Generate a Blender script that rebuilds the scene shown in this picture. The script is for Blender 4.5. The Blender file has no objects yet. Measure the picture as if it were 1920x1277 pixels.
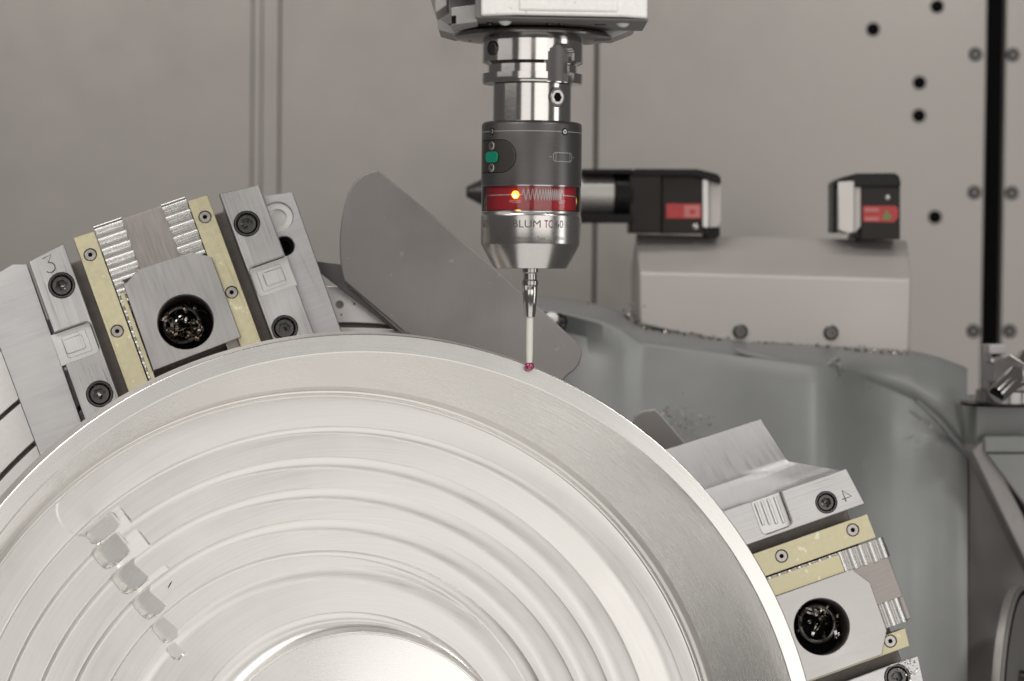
import bpy, bmesh, math, random
import numpy as np
from mathutils import Vector, Matrix, Euler
from mathutils.geometry import tessellate_polygon

# ------------------------------------------------------------------ camera, world, lamps, exposure
sc = bpy.context.scene
COL = sc.collection
MM = 0.001                       # everything below is written in millimetres
F = 85.0 / 36.0 * 1920.0         # focal length in photograph pixels
cam_d = bpy.data.cameras.new('camera'); cam = bpy.data.objects.new('camera', cam_d); COL.objects.link(cam)
cam_d.lens = 85; cam_d.sensor_width = 36; cam_d.clip_start = 0.05; cam_d.clip_end = 50
cam.rotation_euler = (math.radians(88.0), math.radians(-0.6), 0)
cam_d.dof.use_dof = True; cam_d.dof.focus_distance = 1.572; cam_d.dof.aperture_fstop = 7.8
sc.camera = cam

w = bpy.data.worlds.new('World'); sc.world = w; w.use_nodes = True
w.node_tree.nodes['Background'].inputs[0].default_value = (1.0, 0.97, 0.94, 1)
w.node_tree.nodes['Background'].inputs[1].default_value = 0.12

def area(name, loc, target, sx, sy, power, col=(1, 1, 1)):
    d = bpy.data.lights.new(name, 'AREA'); d.shape = 'RECTANGLE'; d.size = sx; d.size_y = sy; d.energy = power; d.color = col
    o = bpy.data.objects.new(name, d); COL.objects.link(o); o.location = loc
    o.rotation_euler = (Vector(target) - Vector(loc)).to_track_quat('-Z', 'Y').to_euler()
    return o
area('left_window', (-0.68, -0.60, 0.05), (0.05, 1.6, -0.05), 1.10, 0.65, 3.4, (1, 0.97, 0.938))
area('right_window', (1.05, -0.50, 0.08), (0.05, 1.6, -0.05), 1.70, 0.72, 7.6, (1, 0.97, 0.938))
area('room_light', (0.1, -0.45, 0.80), (0.05, 1.6, -0.15), 2.4, 1.1, 3.4, (1, 0.97, 0.938))
area('strip_light', (1.58, 1.10, 0.05), (0.05, 1.5, 0.0), 0.40, 0.9, 3.4, (1, 0.99, 0.97))
area('overhead_fill', (-0.05, 1.45, 1.30), (0.05, 2.0, -0.1), 1.8, 0.35, 9.8, (1, 0.97, 0.938))  # added overhead fill that brightens the rear wall and the cover top
area('left_light', (-1.5, 0.9, 0.65), (0.05, 1.6, -0.2), 1.3, 0.9, 3.2, (1, 0.97, 0.938))  # added panel standing in for a lit left side; brightens the bowl's wall
area('upper_left_light', (-0.9, 0.25, 1.15), (0.1, 1.6, -0.3), 0.9, 0.6, 12.0, (1, 0.97, 0.938))
area('glint_lamp', (0.75, 0.75, 0.75), (0.1, 1.55, -0.1), 0.30, 0.10, 4.0, (1, 0.99, 0.97))  # small lamp added for rim glints and crisper shadows
area('floor_bounce', (0.15, 0.75, -1.0), (0.0, 1.55, -0.3), 1.8, 1.4, 8.5, (1, 0.97, 0.938))  # added panel below in place of floor bounce; lifts the bowl's coves

sc.render.engine = 'CYCLES'
sc.cycles.use_denoising = True
sc.cycles.max_bounces = 8
sc.cycles.caustics_reflective = False
sc.cycles.caustics_refractive = False
sc.view_settings.view_transform = 'Standard'; sc.view_settings.look = 'None'
sc.view_settings.exposure = -0.13; sc.view_settings.gamma = 1.0

# ------------------------------------------------------------------ rays: photograph pixel -> point in the place
RM = cam.rotation_euler.to_matrix()
def ray(px, py):
    return RM @ Vector(((px - 960) / F, -(py - 638.5) / F, -1.0))
def at(px, py, Y):
    d = ray(px, py); return d * (Y / d.y)
def onplane(px, py, P, n):
    d = ray(px, py); return d * (P.dot(n) / d.dot(n))

# ------------------------------------------------------------------ materials
MATS = {}
def mat(name, col=(.5, .5, .5), metal=0.0, rough=0.5, aniso=0.0, radial=False, noise=None, bump=0.0, var=0.0, rvar=0.0,
        spec=0.5, coat=0.0, emit=None, estr=0.0, trans=0.0, ior=1.45, rings=None, scratch=0.0, spots=None):
    """noise=(sx,sy,sz) stretches the grain (1/m); rings=(per metre) gives concentric tool marks about the object's axis"""
    if name in MATS: return MATS[name]
    m = bpy.data.materials.new(name); m.use_nodes = True; MATS[name] = m
    nt = m.node_tree; N = nt.nodes; L = nt.links; b = N['Principled BSDF']
    b.inputs['Base Color'].default_value = (*col, 1); b.inputs['Metallic'].default_value = metal
    b.inputs['Roughness'].default_value = rough; b.inputs['Specular IOR Level'].default_value = spec
    b.inputs['Coat Weight'].default_value = coat; b.inputs['Transmission Weight'].default_value = trans; b.inputs['IOR'].default_value = ior
    if aniso:
        b.inputs['Anisotropic'].default_value = aniso
        if radial:
            t = N.new('ShaderNodeTangent'); t.direction_type = 'RADIAL'; t.axis = 'Z'; L.new(t.outputs[0], b.inputs['Tangent'])
    if emit:
        b.inputs['Emission Color'].default_value = (*emit, 1); b.inputs['Emission Strength'].default_value = estr
    if noise or rings:
        tc = N.new('ShaderNodeTexCoord')
        vec = tc.outputs['Object']
        if rings:
            sp = N.new('ShaderNodeSeparateXYZ'); L.new(vec, sp.inputs[0])
            def ma(op, a, bb=None):
                n = N.new('ShaderNodeMath'); n.operation = op
                for i, s in enumerate((a, bb)):
                    if s is None: continue
                    if isinstance(s, (int, float)): n.inputs[i].default_value = s
                    else: L.new(s, n.inputs[i])
                return n.outputs[0]
            r2 = ma('ADD', ma('MULTIPLY', sp.outputs[0], sp.outputs[0]), ma('MULTIPLY', sp.outputs[1], sp.outputs[1]))
            r = ma('SQRT', r2); ang = ma('ARCTAN2', sp.outputs[1], sp.outputs[0])
            cb = N.new('ShaderNodeCombineXYZ'); L.new(ma('MULTIPLY', r, rings), cb.inputs[0]); L.new(ma('MULTIPLY', ang, 2.5), cb.inputs[1])
            L.new(ma('MULTIPLY', sp.outputs[2], rings * .6), cb.inputs[2])
            v = cb.outputs[0]
        else:
            mp = N.new('ShaderNodeMapping'); mp.inputs['Scale'].default_value = noise; L.new(vec, mp.inputs[0]); v = mp.outputs[0]
        nz = N.new('ShaderNodeTexNoise'); nz.inputs['Scale'].default_value = 1.0; nz.inputs['Detail'].default_value = 4; L.new(v, nz.inputs['Vector'])
        big = N.new('ShaderNodeTexNoise'); big.inputs['Scale'].default_value = 22; big.inputs['Detail'].default_value = 5; L.new(vec, big.inputs['Vector'])
        av = N.new('ShaderNodeMath'); av.operation = 'ADD'; L.new(nz.outputs[0], av.inputs[0]); L.new(big.outputs[0], av.inputs[1])
        fac = av.outputs[0]            # about 0.6 .. 1.4
        if var:
            mr = N.new('ShaderNodeMapRange'); mr.inputs[1].default_value = .6; mr.inputs[2].default_value = 1.4
            mr.inputs[3].default_value = 1 - var; mr.inputs[4].default_value = 1 + var * .6; L.new(fac, mr.inputs[0])
            mx = N.new('ShaderNodeMix'); mx.data_type = 'RGBA'; mx.blend_type = 'MULTIPLY'; mx.inputs[0].default_value = 1
            mx.inputs[6].default_value = (*col, 1); L.new(mr.outputs[0], mx.inputs[7])
            outc = mx.outputs[2]
            if spots:
                vo = N.new('ShaderNodeTexNoise'); vo.inputs['Scale'].default_value = spots[0]; vo.inputs['Detail'].default_value = 3; L.new(vec, vo.inputs['Vector'])
                rp = N.new('ShaderNodeMapRange'); rp.inputs[1].default_value = spots[1]; rp.inputs[2].default_value = spots[1] + .06; rp.inputs[3].default_value = 0; rp.inputs[4].default_value = spots[2]
                L.new(vo.outputs[0], rp.inputs[0])
                m2 = N.new('ShaderNodeMix'); m2.data_type = 'RGBA'; L.new(rp.outputs[0], m2.inputs[0]); L.new(outc, m2.inputs[6]); m2.inputs[7].default_value = (*spots[3], 1)
                outc = m2.outputs[2]
            L.new(outc, b.inputs['Base Color'])
        if rvar:
            mr = N.new('ShaderNodeMapRange'); mr.inputs[1].default_value = .6; mr.inputs[2].default_value = 1.4
            mr.inputs[3].default_value = max(.02, rough - rvar); mr.inputs[4].default_value = rough + rvar; L.new(fac, mr.inputs[0]); L.new(mr.outputs[0], b.inputs['Roughness'])
        h = nz.outputs[0]
        if scratch:
            mp2 = N.new('ShaderNodeMapping'); mp2.inputs['Rotation'].default_value = (0, 0, .5); mp2.inputs['Scale'].default_value = (900, 14, 14); L.new(vec, mp2.inputs[0])
            n2 = N.new('ShaderNodeTexNoise'); n2.inputs['Scale'].default_value = 1; n2.inputs['Detail'].default_value = 2; L.new(mp2.outputs[0], n2.inputs['Vector'])
            ad = N.new('ShaderNodeMath'); ad.operation = 'MULTIPLY_ADD'; ad.inputs[1].default_value = scratch; L.new(n2.outputs[0], ad.inputs[0]); L.new(h, ad.inputs[2]); h = ad.outputs[0]
        if bump:
            bp = N.new('ShaderNodeBump'); bp.inputs['Strength'].default_value = 1.0; bp.inputs['Distance'].default_value = bump; L.new(h, bp.inputs['Height']); L.new(bp.outputs[0], b.inputs['Normal'])
    return m

ALU = mat('machined_aluminium', (.66, .65, .635), 1, .36, noise=(900, 18, 60), bump=.00002, var=.10, rvar=.08)
ALU_RAIL = mat('scratched_aluminium', (.54, .53, .52), 1, .34, noise=(1100, 14, 60), bump=.00005, var=.16, rvar=.12, scratch=1.6)
ALU_X = mat('milled_aluminium', (.51, .505, .50), 1, .44, noise=(30, 500, 60), bump=.00004, var=.12, rvar=.1)
ALU_BARE = mat('bowl_aluminium', (.775, .757, .728), 1, .35, aniso=.25, radial=True, rings=900, bump=.000016, var=.08, rvar=.07)
ALU_TURN = mat('turned_aluminium', (.80, .79, .775), 1, .27, aniso=.6, radial=True, rings=1500, bump=.000001, var=.04, rvar=.03)
ALU_TABLE = mat('table_aluminium', (.74, .72, .70), 1, .48, noise=(300, 300, 300), bump=.00003, var=.10, rvar=.08)
STEEL = mat('ground_steel', (.47, .455, .44), 1, .34, noise=(500, 40, 60), bump=.00001, var=.09, rvar=.07)
STEEL_TOOTH = mat('rack_steel', (.70, .69, .675), 1, .27, noise=(120, 500, 60), bump=.00001, var=.14, rvar=.06)
STEEL_BROWN = mat('oily_steel', (.34, .31, .29), 1, .40, noise=(900, 60, 60), bump=.00002, var=.22, rvar=.08)
STEEL_DARK = mat('groove_steel', (.20, .18, .165), .85, .5, noise=(200, 200, 200), var=.2)  # dark tone also paints the shade in gaps between rails and recesses
CHROME = mat('polished_steel', (.54, .52, .50), 1, .13, aniso=.3, radial=True, noise=(150, 150, 900), bump=.000004, var=.06, rvar=.03)
CHROME_DK = mat('dark_polished_steel', (.36, .345, .335), 1, .20, noise=(60, 60, 300), var=.1, rvar=.05)
SCREW = mat('screw_steel', (.46, .43, .41), 1, .33, noise=(300, 300, 300), var=.2, rvar=.1)
SCREW_DK = mat('black_oxide_steel', (.12, .115, .11), 1, .30, noise=(300, 300, 300), var=.25, rvar=.1)
BRASS = mat('pale_brass', (.58, .535, .365), 1, .46, noise=(260, 260, 260), bump=.00002, var=.13, rvar=.1, spots=(160, .66, .5, (.86, .83, .68)))
CHIP = mat('chip_metal', (.66, .63, .59), 1, .2, noise=(200, 200, 200), var=.4)
CHIP_BROWN = mat('chip_brown', (.24, .19, .15), 1, .26, noise=(200, 200, 200), var=.3)
BLACK = mat('black_plastic', (.006, .0055, .0055), 0, .30, spec=.25, noise=(200, 200, 200), bump=.00003, rvar=.08)
BROWNBLACK = mat('brown_black_housing', (.022, .017, .015), 0, .38, spec=.25, noise=(60, 60, 60), var=.2, rvar=.08)
HOLE = mat('hole_black', (.006, .006, .006), 0, .8, spec=.1)
ANOD = mat('anodised_grey', (.115, .109, .107), .75, .36, noise=(60, 60, 700), bump=.000004, var=.06, rvar=.04)
RED = mat('red_label', (.74, .035, .055), 0, .4, noise=(90, 90, 90), var=.06)
RED_ST = mat('red_sticker', (.40, .045, .045), 0, .5, noise=(90, 90, 90), var=.15)
PINK = mat('faded_pink_print', (.48, .16, .15), 0, .55)
WHITE = mat('white_print', (.95, .92, .89), 0, .5)
DARKPRINT = mat('dark_print', (.10, .085, .085), .2, .45)
REDPRINT = mat('dark_red_print', (.16, .02, .03), .1, .45)
GREEN = mat('green_window', (0, .22, .13), 0, .25, coat=.5)
GREEN_ST = mat('green_print', (.14, .20, .07), 0, .5)
LED = mat('amber_led', (1, .5, .05), 0, .3, emit=(1, .42, .015), estr=9)
LED_HOT = mat('amber_led_core', (1, .8, .3), 0, .3, emit=(1, .72, .18), estr=14)
CERAMIC = mat('white_ceramic', (.74, .72, .64), 0, .38, noise=(100, 100, 100), var=.03)
RUBY = mat('ruby', (.30, .002, .075), 0, .12, trans=0, ior=1.76, coat=.6)
MILKY = mat('milky_plastic', (.62, .66, .64), 0, .3, noise=(80, 80, 80), var=.05)
CASTW = mat('cast_white_paint', (.88, .865, .83), 0, .55, noise=(420, 420, 420), bump=.00012, var=.10, spots=(330, .68, .55, (.30, .28, .26)))
HEADG = mat('head_grey_paint', (.36, .345, .33), .2, .45, noise=(60, 60, 60), var=.08, rvar=.05)
WALLP = mat('wall_grey_paint', (.375, .346, .322), .30, .34, noise=(7, 7, .9), var=.09, rvar=.08, spots=(70, .735, .3, (.30, .275, .255)))  # upright streaks in the colour imitate soft light gradients on the wall
SHEET = mat('sheet_grey', (.48, .445, .42), .25, .44, noise=(9, 9, 40), var=.05, rvar=.05)
PLATEG = mat('deflector_grey', (.275, .258, .245), .2, .42, noise=(14, 14, 14), bump=.00008, var=.2, rvar=.1, scratch=1.2, spots=(150, .70, .3, (.5, .48, .45)))
CASTG = mat('casting_green_grey', (.24, .245, .237), .1, .40, noise=(14, 14, 14), bump=.0003, var=.12, rvar=.08, spots=(60, .70, .25, (.34, .34, .32)))
CASTB = mat('casting_brown', (.30, .28, .268), .1, .5, noise=(16, 16, 16), bump=.0002, var=.2, spots=(90, .66, .3, (.2, .19, .18)))  # brownish casting tone for the pedestal column, brace and backplate
SEAL = mat('black_seal', (.003, .003, .0032), 0, .5, spec=.12, noise=(300, 4, 4), bump=.0002)
CHIPW = mat('bright_flake', (.88, .84, .80), .9, .22)
GLASS = bpy.data.materials.new('clear_window'); GLASS.use_nodes = True
def _glass():
    nt = GLASS.node_tree; N = nt.nodes; L = nt.links; N.remove(N['Principled BSDF'])
    t = N.new('ShaderNodeBsdfTransparent'); t.inputs[0].default_value = (.93, .93, .92, 1)
    g = N.new('ShaderNodeBsdfGlossy'); g.inputs['Roughness'].default_value = .06
    f = N.new('ShaderNodeFresnel'); f.inputs[0].default_value = 1.62
    mx = N.new('ShaderNodeMixShader'); L.new(f.outputs[0], mx.inputs[0]); L.new(t.outputs[0], mx.inputs[1]); L.new(g.outputs[0], mx.inputs[2])
    L.new(mx.outputs[0], N['Material Output'].inputs[0])
_glass()

# ------------------------------------------------------------------ mesh helpers (millimetres in, metres out)
class MB:
    def __init__(s): s.v = []; s.f = []
    def add(s, v, f):
        o = len(s.v); s.v += [tuple(p) for p in v]; s.f += [tuple(i + o for i in q) for q in f]; return s
    def box(s, x0, x1, y0, y1, z0, z1):
        return s.add([(x0, y0, z0), (x1, y0, z0), (x1, y1, z0), (x0, y1, z0), (x0, y0, z1), (x1, y0, z1), (x1, y1, z1), (x0, y1, z1)],
                     [(3, 2, 1, 0), (4, 5, 6, 7), (0, 1, 5, 4), (1, 2, 6, 5), (2, 3, 7, 6), (3, 0, 4, 7)])
    def prism(s, outer, z0, z1, holes=(), ch=0):
        def ccw(p, want):
            a = sum(p[i][0] * p[(i + 1) % len(p)][1] - p[(i + 1) % len(p)][0] * p[i][1] for i in range(len(p)))
            return list(p) if (a > 0) == want else list(p)[::-1]
        loops = [ccw(outer, True)] + [ccw(h, False) for h in holes]
        flat = [p for l in loops for p in l]; n = len(flat)
        tops = flat
        if ch:
            tops = []
            for l in loops:
                for i in range(len(l)):
                    p0, p1, p2 = Vector(l[i - 1]), Vector(l[i]), Vector(l[(i + 1) % len(l)])
                    d1 = (p1 - p0).normalized(); d2 = (p2 - p1).normalized(); n1 = Vector((-d1.y, d1.x)); n2 = Vector((-d2.y, d2.x))
                    tops.append(tuple(p1 + (n1 + n2) * (ch / max(.3, 1 + n1.dot(n2)))))
        v = [(x, y, z0) for x, y in flat] + [(x, y, z1) for x, y in tops]; f = []
        if ch: v += [(x, y, z1 - ch) for x, y in flat]
        if holes:
            for t in tessellate_polygon([[Vector((x, y, 0)) for x, y in l] for l in loops]):
                a, b, c = t
                ar = (flat[b][0] - flat[a][0]) * (flat[c][1] - flat[a][1]) - (flat[c][0] - flat[a][0]) * (flat[b][1] - flat[a][1])
                if ar < 0: b, c = c, b
                f.append((a + n, b + n, c + n)); f.append((c, b, a))
        else:
            f.append(tuple(range(n, 2 * n))); f.append(tuple(range(n - 1, -1, -1)))
        o = 0
        for l in loops:
            k = len(l)
            for i in range(k):
                j = (i + 1) % k
                if ch: f.append((o + i, o + j, o + j + 2 * n, o + i + 2 * n)); f.append((o + i + 2 * n, o + j + 2 * n, o + j + n, o + i + n))
                else: f.append((o + i, o + j, o + j + n, o + i + n))
            o += k
        return s.add(v, f)
    def lathe(s, prof, n=64, frame=None, cap=True):
        """prof: (r, z) from bottom to top, outside surface"""
        v = []; f = []
        for r, z in prof:
            for i in range(n):
                a = 2 * math.pi * i / n; v.append((r * math.cos(a), r * math.sin(a), z))
        for k in range(len(prof) - 1):
            for i in range(n):
                j = (i + 1) % n; f.append((k * n + i, k * n + j, (k + 1) * n + j, (k + 1) * n + i))
        if cap:
            if prof[0][0] > 1e-6: f.append(tuple(range(n - 1, -1, -1)))
            if prof[-1][0] > 1e-6: f.append(tuple(range((len(prof) - 1) * n, len(prof) * n)))
        if frame is not None: v = [frame @ Vector(p) for p in v]
        return s.add(v, f)
    def tube(s, pts, r, n=10, caps=True):
        pts = [Vector(p) for p in pts]; rs = r if isinstance(r, (list, tuple)) else [r] * len(pts)
        v = []; f = []; up = None
        for i, p in enumerate(pts):
            d = (pts[min(i + 1, len(pts) - 1)] - pts[max(i - 1, 0)]).normalized()
            if up is None: up = d.orthogonal().normalized()
            up = (up - d * up.dot(d)).normalized(); sd = d.cross(up)
            for k in range(n):
                a = 2 * math.pi * k / n; v.append(p + (up * math.cos(a) + sd * math.sin(a)) * rs[i])
        for i in range(len(pts) - 1):
            for k in range(n):
                j = (k + 1) % n; f.append((i * n + k, i * n + j, (i + 1) * n + j, (i + 1) * n + k))
        if caps: f.append(tuple(range(n - 1, -1, -1))); f.append(tuple(range((len(pts) - 1) * n, len(pts) * n)))
        return s.add(v, f)
    def mesh(s, name, smooth=35):
        me = bpy.data.meshes.new(name); me.from_pydata([(x * MM, y * MM, z * MM) for x, y, z in s.v], [], s.f); me.update()
        if smooth:
            me.polygons.foreach_set('use_smooth', [True] * len(me.polygons)); me.set_sharp_from_angle(angle=math.radians(smooth))
        return me
    def build(s, name, m, parent=None, bevel=0, seg=2, smooth=35, loc=None, rot=None):
        return link(name, s.mesh(name, smooth), m, parent, bevel, seg, loc, rot)

def link(name, me, m, parent=None, bevel=0, seg=2, loc=None, rot=None):
    if m is not None and not me.materials: me.materials.append(m)
    o = bpy.data.objects.new(name, me); COL.objects.link(o); o.parent = parent
    if loc is not None: o.location = Vector(loc) * MM
    if rot is not None: o.rotation_euler = rot
    if bevel:
        md = o.modifiers.new('edge', 'BEVEL'); md.width = bevel * MM; md.segments = seg; md.limit_method = 'ANGLE'; md.angle_limit = math.radians(40); md.harden_normals = False
    return o

def tag(o, label=None, cat=None, group=None, kind=None):
    if label: o['label'] = label
    if cat: o['category'] = cat
    if group: o['group'] = group
    if kind: o['kind'] = kind
    return o
def thing(name, label, cat, frame, group=None):
    """an Empty with a frame in millimetres; its parts are modelled in that frame"""
    o = bpy.data.objects.new(name, None); COL.objects.link(o); m = frame.copy(); m.translation = m.translation * MM; o.matrix_world = m
    o.empty_display_size = .02
    return tag(o, label, cat, group)
def frame(o, x, y, z):
    m = Matrix.Identity(4)
    for i, a in enumerate((x, y, z)):
        for j in range(3): m[j][i] = a[j]
    m.translation = o; return m
def circle(cx, cy, r, n=32, a0=0):
    return [(cx + r * math.cos(a0 + 2 * math.pi * i / n), cy + r * math.sin(a0 + 2 * math.pi * i / n)) for i in range(n)]
def rrect(x0, x1, y0, y1, r, n=5):
    p = []
    for cx, cy, a in ((x1 - r, y0 + r, -90), (x1 - r, y1 - r, 0), (x0 + r, y1 - r, 90), (x0 + r, y0 + r, 180)):
        for i in range(n + 1):
            t = math.radians(a + 90 * i / n); p.append((cx + r * math.cos(t), cy + r * math.sin(t)))
    return p
def screw_mb(R, h, rs, dep, lobes=6, n=24):
    """socket-head screw: head top at z=0"""
    m = MB(); prof = [(R, -h), (R, -R * .14), (R * .88, 0)]
    v = []; f = []
    for r, z in prof:
        for i in range(n): a = 2 * math.pi * i / n; v.append((r * math.cos(a), r * math.sin(a), z))
    def hexr(a):
        k = math.pi / 3; t = (a % k) - k / 2; return rs * math.cos(math.pi / 6) / math.cos(t)
    for z in (0, -dep):
        for i in range(n):
            a = 2 * math.pi * i / n; r = hexr(a); v.append((r * math.cos(a), r * math.sin(a), z))
    for k in range(4):
        for i in range(n):
            j = (i + 1) % n; f.append((k * n + i, k * n + j, (k + 1) * n + j, (k + 1) * n + i))
    f.append(tuple(range(4 * n, 5 * n)))
    return m.add(v, f)
def text_geo(s, bold=False):
    c = bpy.data.curves.new('t', 'FONT'); c.body = s; c.size = 1; c.resolution_u = 4
    if bold: c.offset = .012
    o = bpy.data.objects.new('t', c); COL.objects.link(o); dg = bpy.context.evaluated_depsgraph_get()
    me = o.evaluated_get(dg).to_mesh(); v = [tuple(p.co) for p in me.vertices]; f = [tuple(p.vertices) for p in me.polygons]
    o.evaluated_get(dg).to_mesh_clear(); bpy.data.objects.remove(o); bpy.data.curves.remove(c)
    x0 = min(p[0] for p in v); x1 = max(p[0] for p in v)
    return [(p[0] - x0, p[1]) for p in v], f, x1 - x0
rnd = random.Random(7)

# ================================================================== frames of the turned workpiece and the chuck
W0 = ray(676, 1503).normalized(); u = -W0
LW = 1500.0; OW = W0 * LW
rt = (RM @ Vector((1, 0, 0))); rt = (rt - u * rt.dot(u)).normalized(); upv = u.cross(rt)
nW = (u + rt * math.tan(math.radians(3.0)) - upv * math.tan(math.radians(1.5))).normalized()
xW = (rt - nW * rt.dot(nW)).normalized(); yW = nW.cross(xW)
FW = frame(OW, xW, yW, nW); FWi = FW.inverted()
def onW(px, py, z):                 # pixel -> workpiece frame at height z
    p = FWi @ onplane(px, py, OW + nW * z, nW); return p
DC = 122.0                          # the chuck's top faces lie this far behind the workpiece's rim
def jaw_frame(H, e):
    P = OW - nW * DC
    o = onplane(H[0], H[1], P, nW); y = onplane(H[0] + e[0] * 100, H[1] + e[1] * 100, P, nW) - o
    k = y.length / 100; y.normalize(); y = (y - nW * y.dot(nW)).normalized()
    return frame(o, y.cross(nW), y, nW), k

# ================================================================== SETTING: rear wall of the machining room
YW = 2650.0
wall = tag(MB().box(-720, 740, YW + 32, YW + 60, -1100, 1100).build('back_wall', SEAL), kind='structure')
def panel(px0, px1, Y, dy=26, m=WALLP):
    x0 = at(px0, 320, Y).x; x1 = at(px1, 320, Y).x
    return MB().box(x0, x1, Y, Y + dy, -1050, 1050).build('wall_panel', m, wall, bevel=1.6)
panel(-260, 471.8, YW)
panel(472.2, 488.7, YW - 3, 28); panel(489.0, 522, YW - 1.0, 30)
panel(523.6, 1113.8, YW)
pr = panel(1119.2, 1846, YW)
pf = panel(1882, 2200, YW - 2)
# black rubber seal between the right-hand panels, with its ribs
xs0 = at(1846, 320, YW).x; xs1 = at(1882, 320, YW).x
seal = MB().box(xs0 + 1, xs1 - 1, YW + 14, YW + 30, -1040, 1040).build('seal', SEAL, wall)
for q in (.3, .52, .74):
    xx = xs0 + (xs1 - xs0) * q
    MB().box(xx - 1, xx + 1, YW + 9, YW + 13.5, -1040, 1040).build('seal_rib', SEAL, seal, bevel=.8)
wall_screw = screw_mb(5.4, 4, 2.8, 2.6).mesh('bolt')
wall_screw2 = screw_mb(5.0, 4, 3.0, 2.6).mesh('bolt')
wall_ring = MB().lathe([(7.2, -3), (7.2, -1.4), (6.6, -.9), (5.0, -1.2), (5.0, -3)], 28, cap=False).mesh('bolt_seat')
for i, (px, py, dark) in enumerate([(1757, 12, 1), (1637, 55, 1), (1829, 102, 0), (1899, 103, 0), (1724, 155, 1), (1723, 217, 1), (1827, 361, 0), (1897, 362, 0), (1753, 407, 1), (1825, 621, 0), (1893, 621, 0)]):
    Yb = (YW - 2 if px > 1880 else YW) - .6
    b = link('bolt', (wall_screw if dark else wall_screw2), (HOLE if dark else SCREW_DK), pf if px > 1880 else pr, loc=at(px, py, Yb) - Vector((0, 2.4, 0)), rot=(math.pi / 2, 0, 0))
    link('bolt_seat', wall_ring, HOLE, b)

# ================================================================== workpiece: a turned and milled aluminium bowl
wp = thing('aluminium_workpiece', 'large round bright aluminium bowl with stepped milled rings and smooth outer rim', 'workpiece', FW)
def ring(cx, cy, R, z):
    pts = [onW(cx + R * math.cos(a), cy + R * math.sin(a), z) for a in np.linspace(0, 2 * math.pi, 48, endpoint=False)]
    x = sum(p.x for p in pts) / 48; y = sum(p.y for p in pts) / 48
    return np.array([x, y, sum(math.hypot(p.x - x, p.y - y) for p in pts) / 48])
def angles(fine):
    a = list(np.arange(8, 112, .3)) + list(np.arange(112, 163, .11 if fine else .3)) + list(np.arange(163, 180, .3)) + list(np.arange(180, 368, 2.0))
    return np.radians(np.array(a))
def rads(c, th):                       # distance from the axis to circle c along each angle
    d = c[0] * np.cos(th) + c[1] * np.sin(th); return d + np.sqrt(np.maximum(c[2] ** 2 - (c[0] ** 2 + c[1] ** 2 - d ** 2), 1e-6))
def sheet(stations, th, zfun=None):
    """stations: list of (circle, z): a surface from outside to inside"""
    n = len(th); V = []
    for c, z in stations:
        r = rads(c, th) if c[2] > .5 else np.full(n, .4)
        V.append(np.stack([r * np.cos(th), r * np.sin(th), np.full(n, float(z))], 1))
    V = np.array(V)
    if zfun is not None: V[..., 2] = zfun(V[..., 0], V[..., 1], V[..., 2])
    V = V.reshape(-1, 3); f = []
    for k in range(len(stations) - 1):
        a = k * n; b = a + n
        f += [(a + i, a + (i + 1) % n, b + (i + 1) % n, b + i) for i in range(n)]
    m = MB(); m.v = [tuple(p) for p in V]; m.f = f; return m
rimc = ring(676, 1503, 883, 0); rimi = ring(677, 1507, 852, 0)
th = angles(False)
c_off = lambda c, dr: np.array([c[0], c[1], c[2] + dr])
# rim face, bevels and outer side with the wider foot flange
back = ring(668, 1500, 884, -52)
sheet([(c_off(rimc, -6), -118), (c_off(back, 0.5), -118), (c_off(back, 1.5), -70), (c_off(back, .5), -54), (c_off(rimc, 0), -40), (c_off(rimc, 0), -.6)],
      th).build('outer_side', mat('rough_turned_aluminium', (.80, .76, .73), 1, .55, rings=500, bump=.00001, var=.08, rvar=.06), wp, smooth=20)
sheet([(c_off(rimc, 0), -.6), (c_off(rimc, -.35), -.12), (c_off(rimc, -.7), 0), (c_off(rimi, .5), 0), (c_off(rimi, 0), -.5)],
      th).build('rim', mat('rim_aluminium', (.80, .783, .755), 1, .27, aniso=.5, radial=True, rings=1500, var=.04, rvar=.03), wp, smooth=12)
soft = ring(612, 1488, 768, -46); filc = ring(606, 1487, 752, -56)
def lerp(a, b, t): return a + (b - a) * t
st = [(lerp(rimi, soft, t), -.5 - 45.5 * (t ** .93)) for t in np.linspace(0, 1, 14)]
sheet(st, th).build('inner_wall', ALU_TURN, wp, smooth=50)
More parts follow.
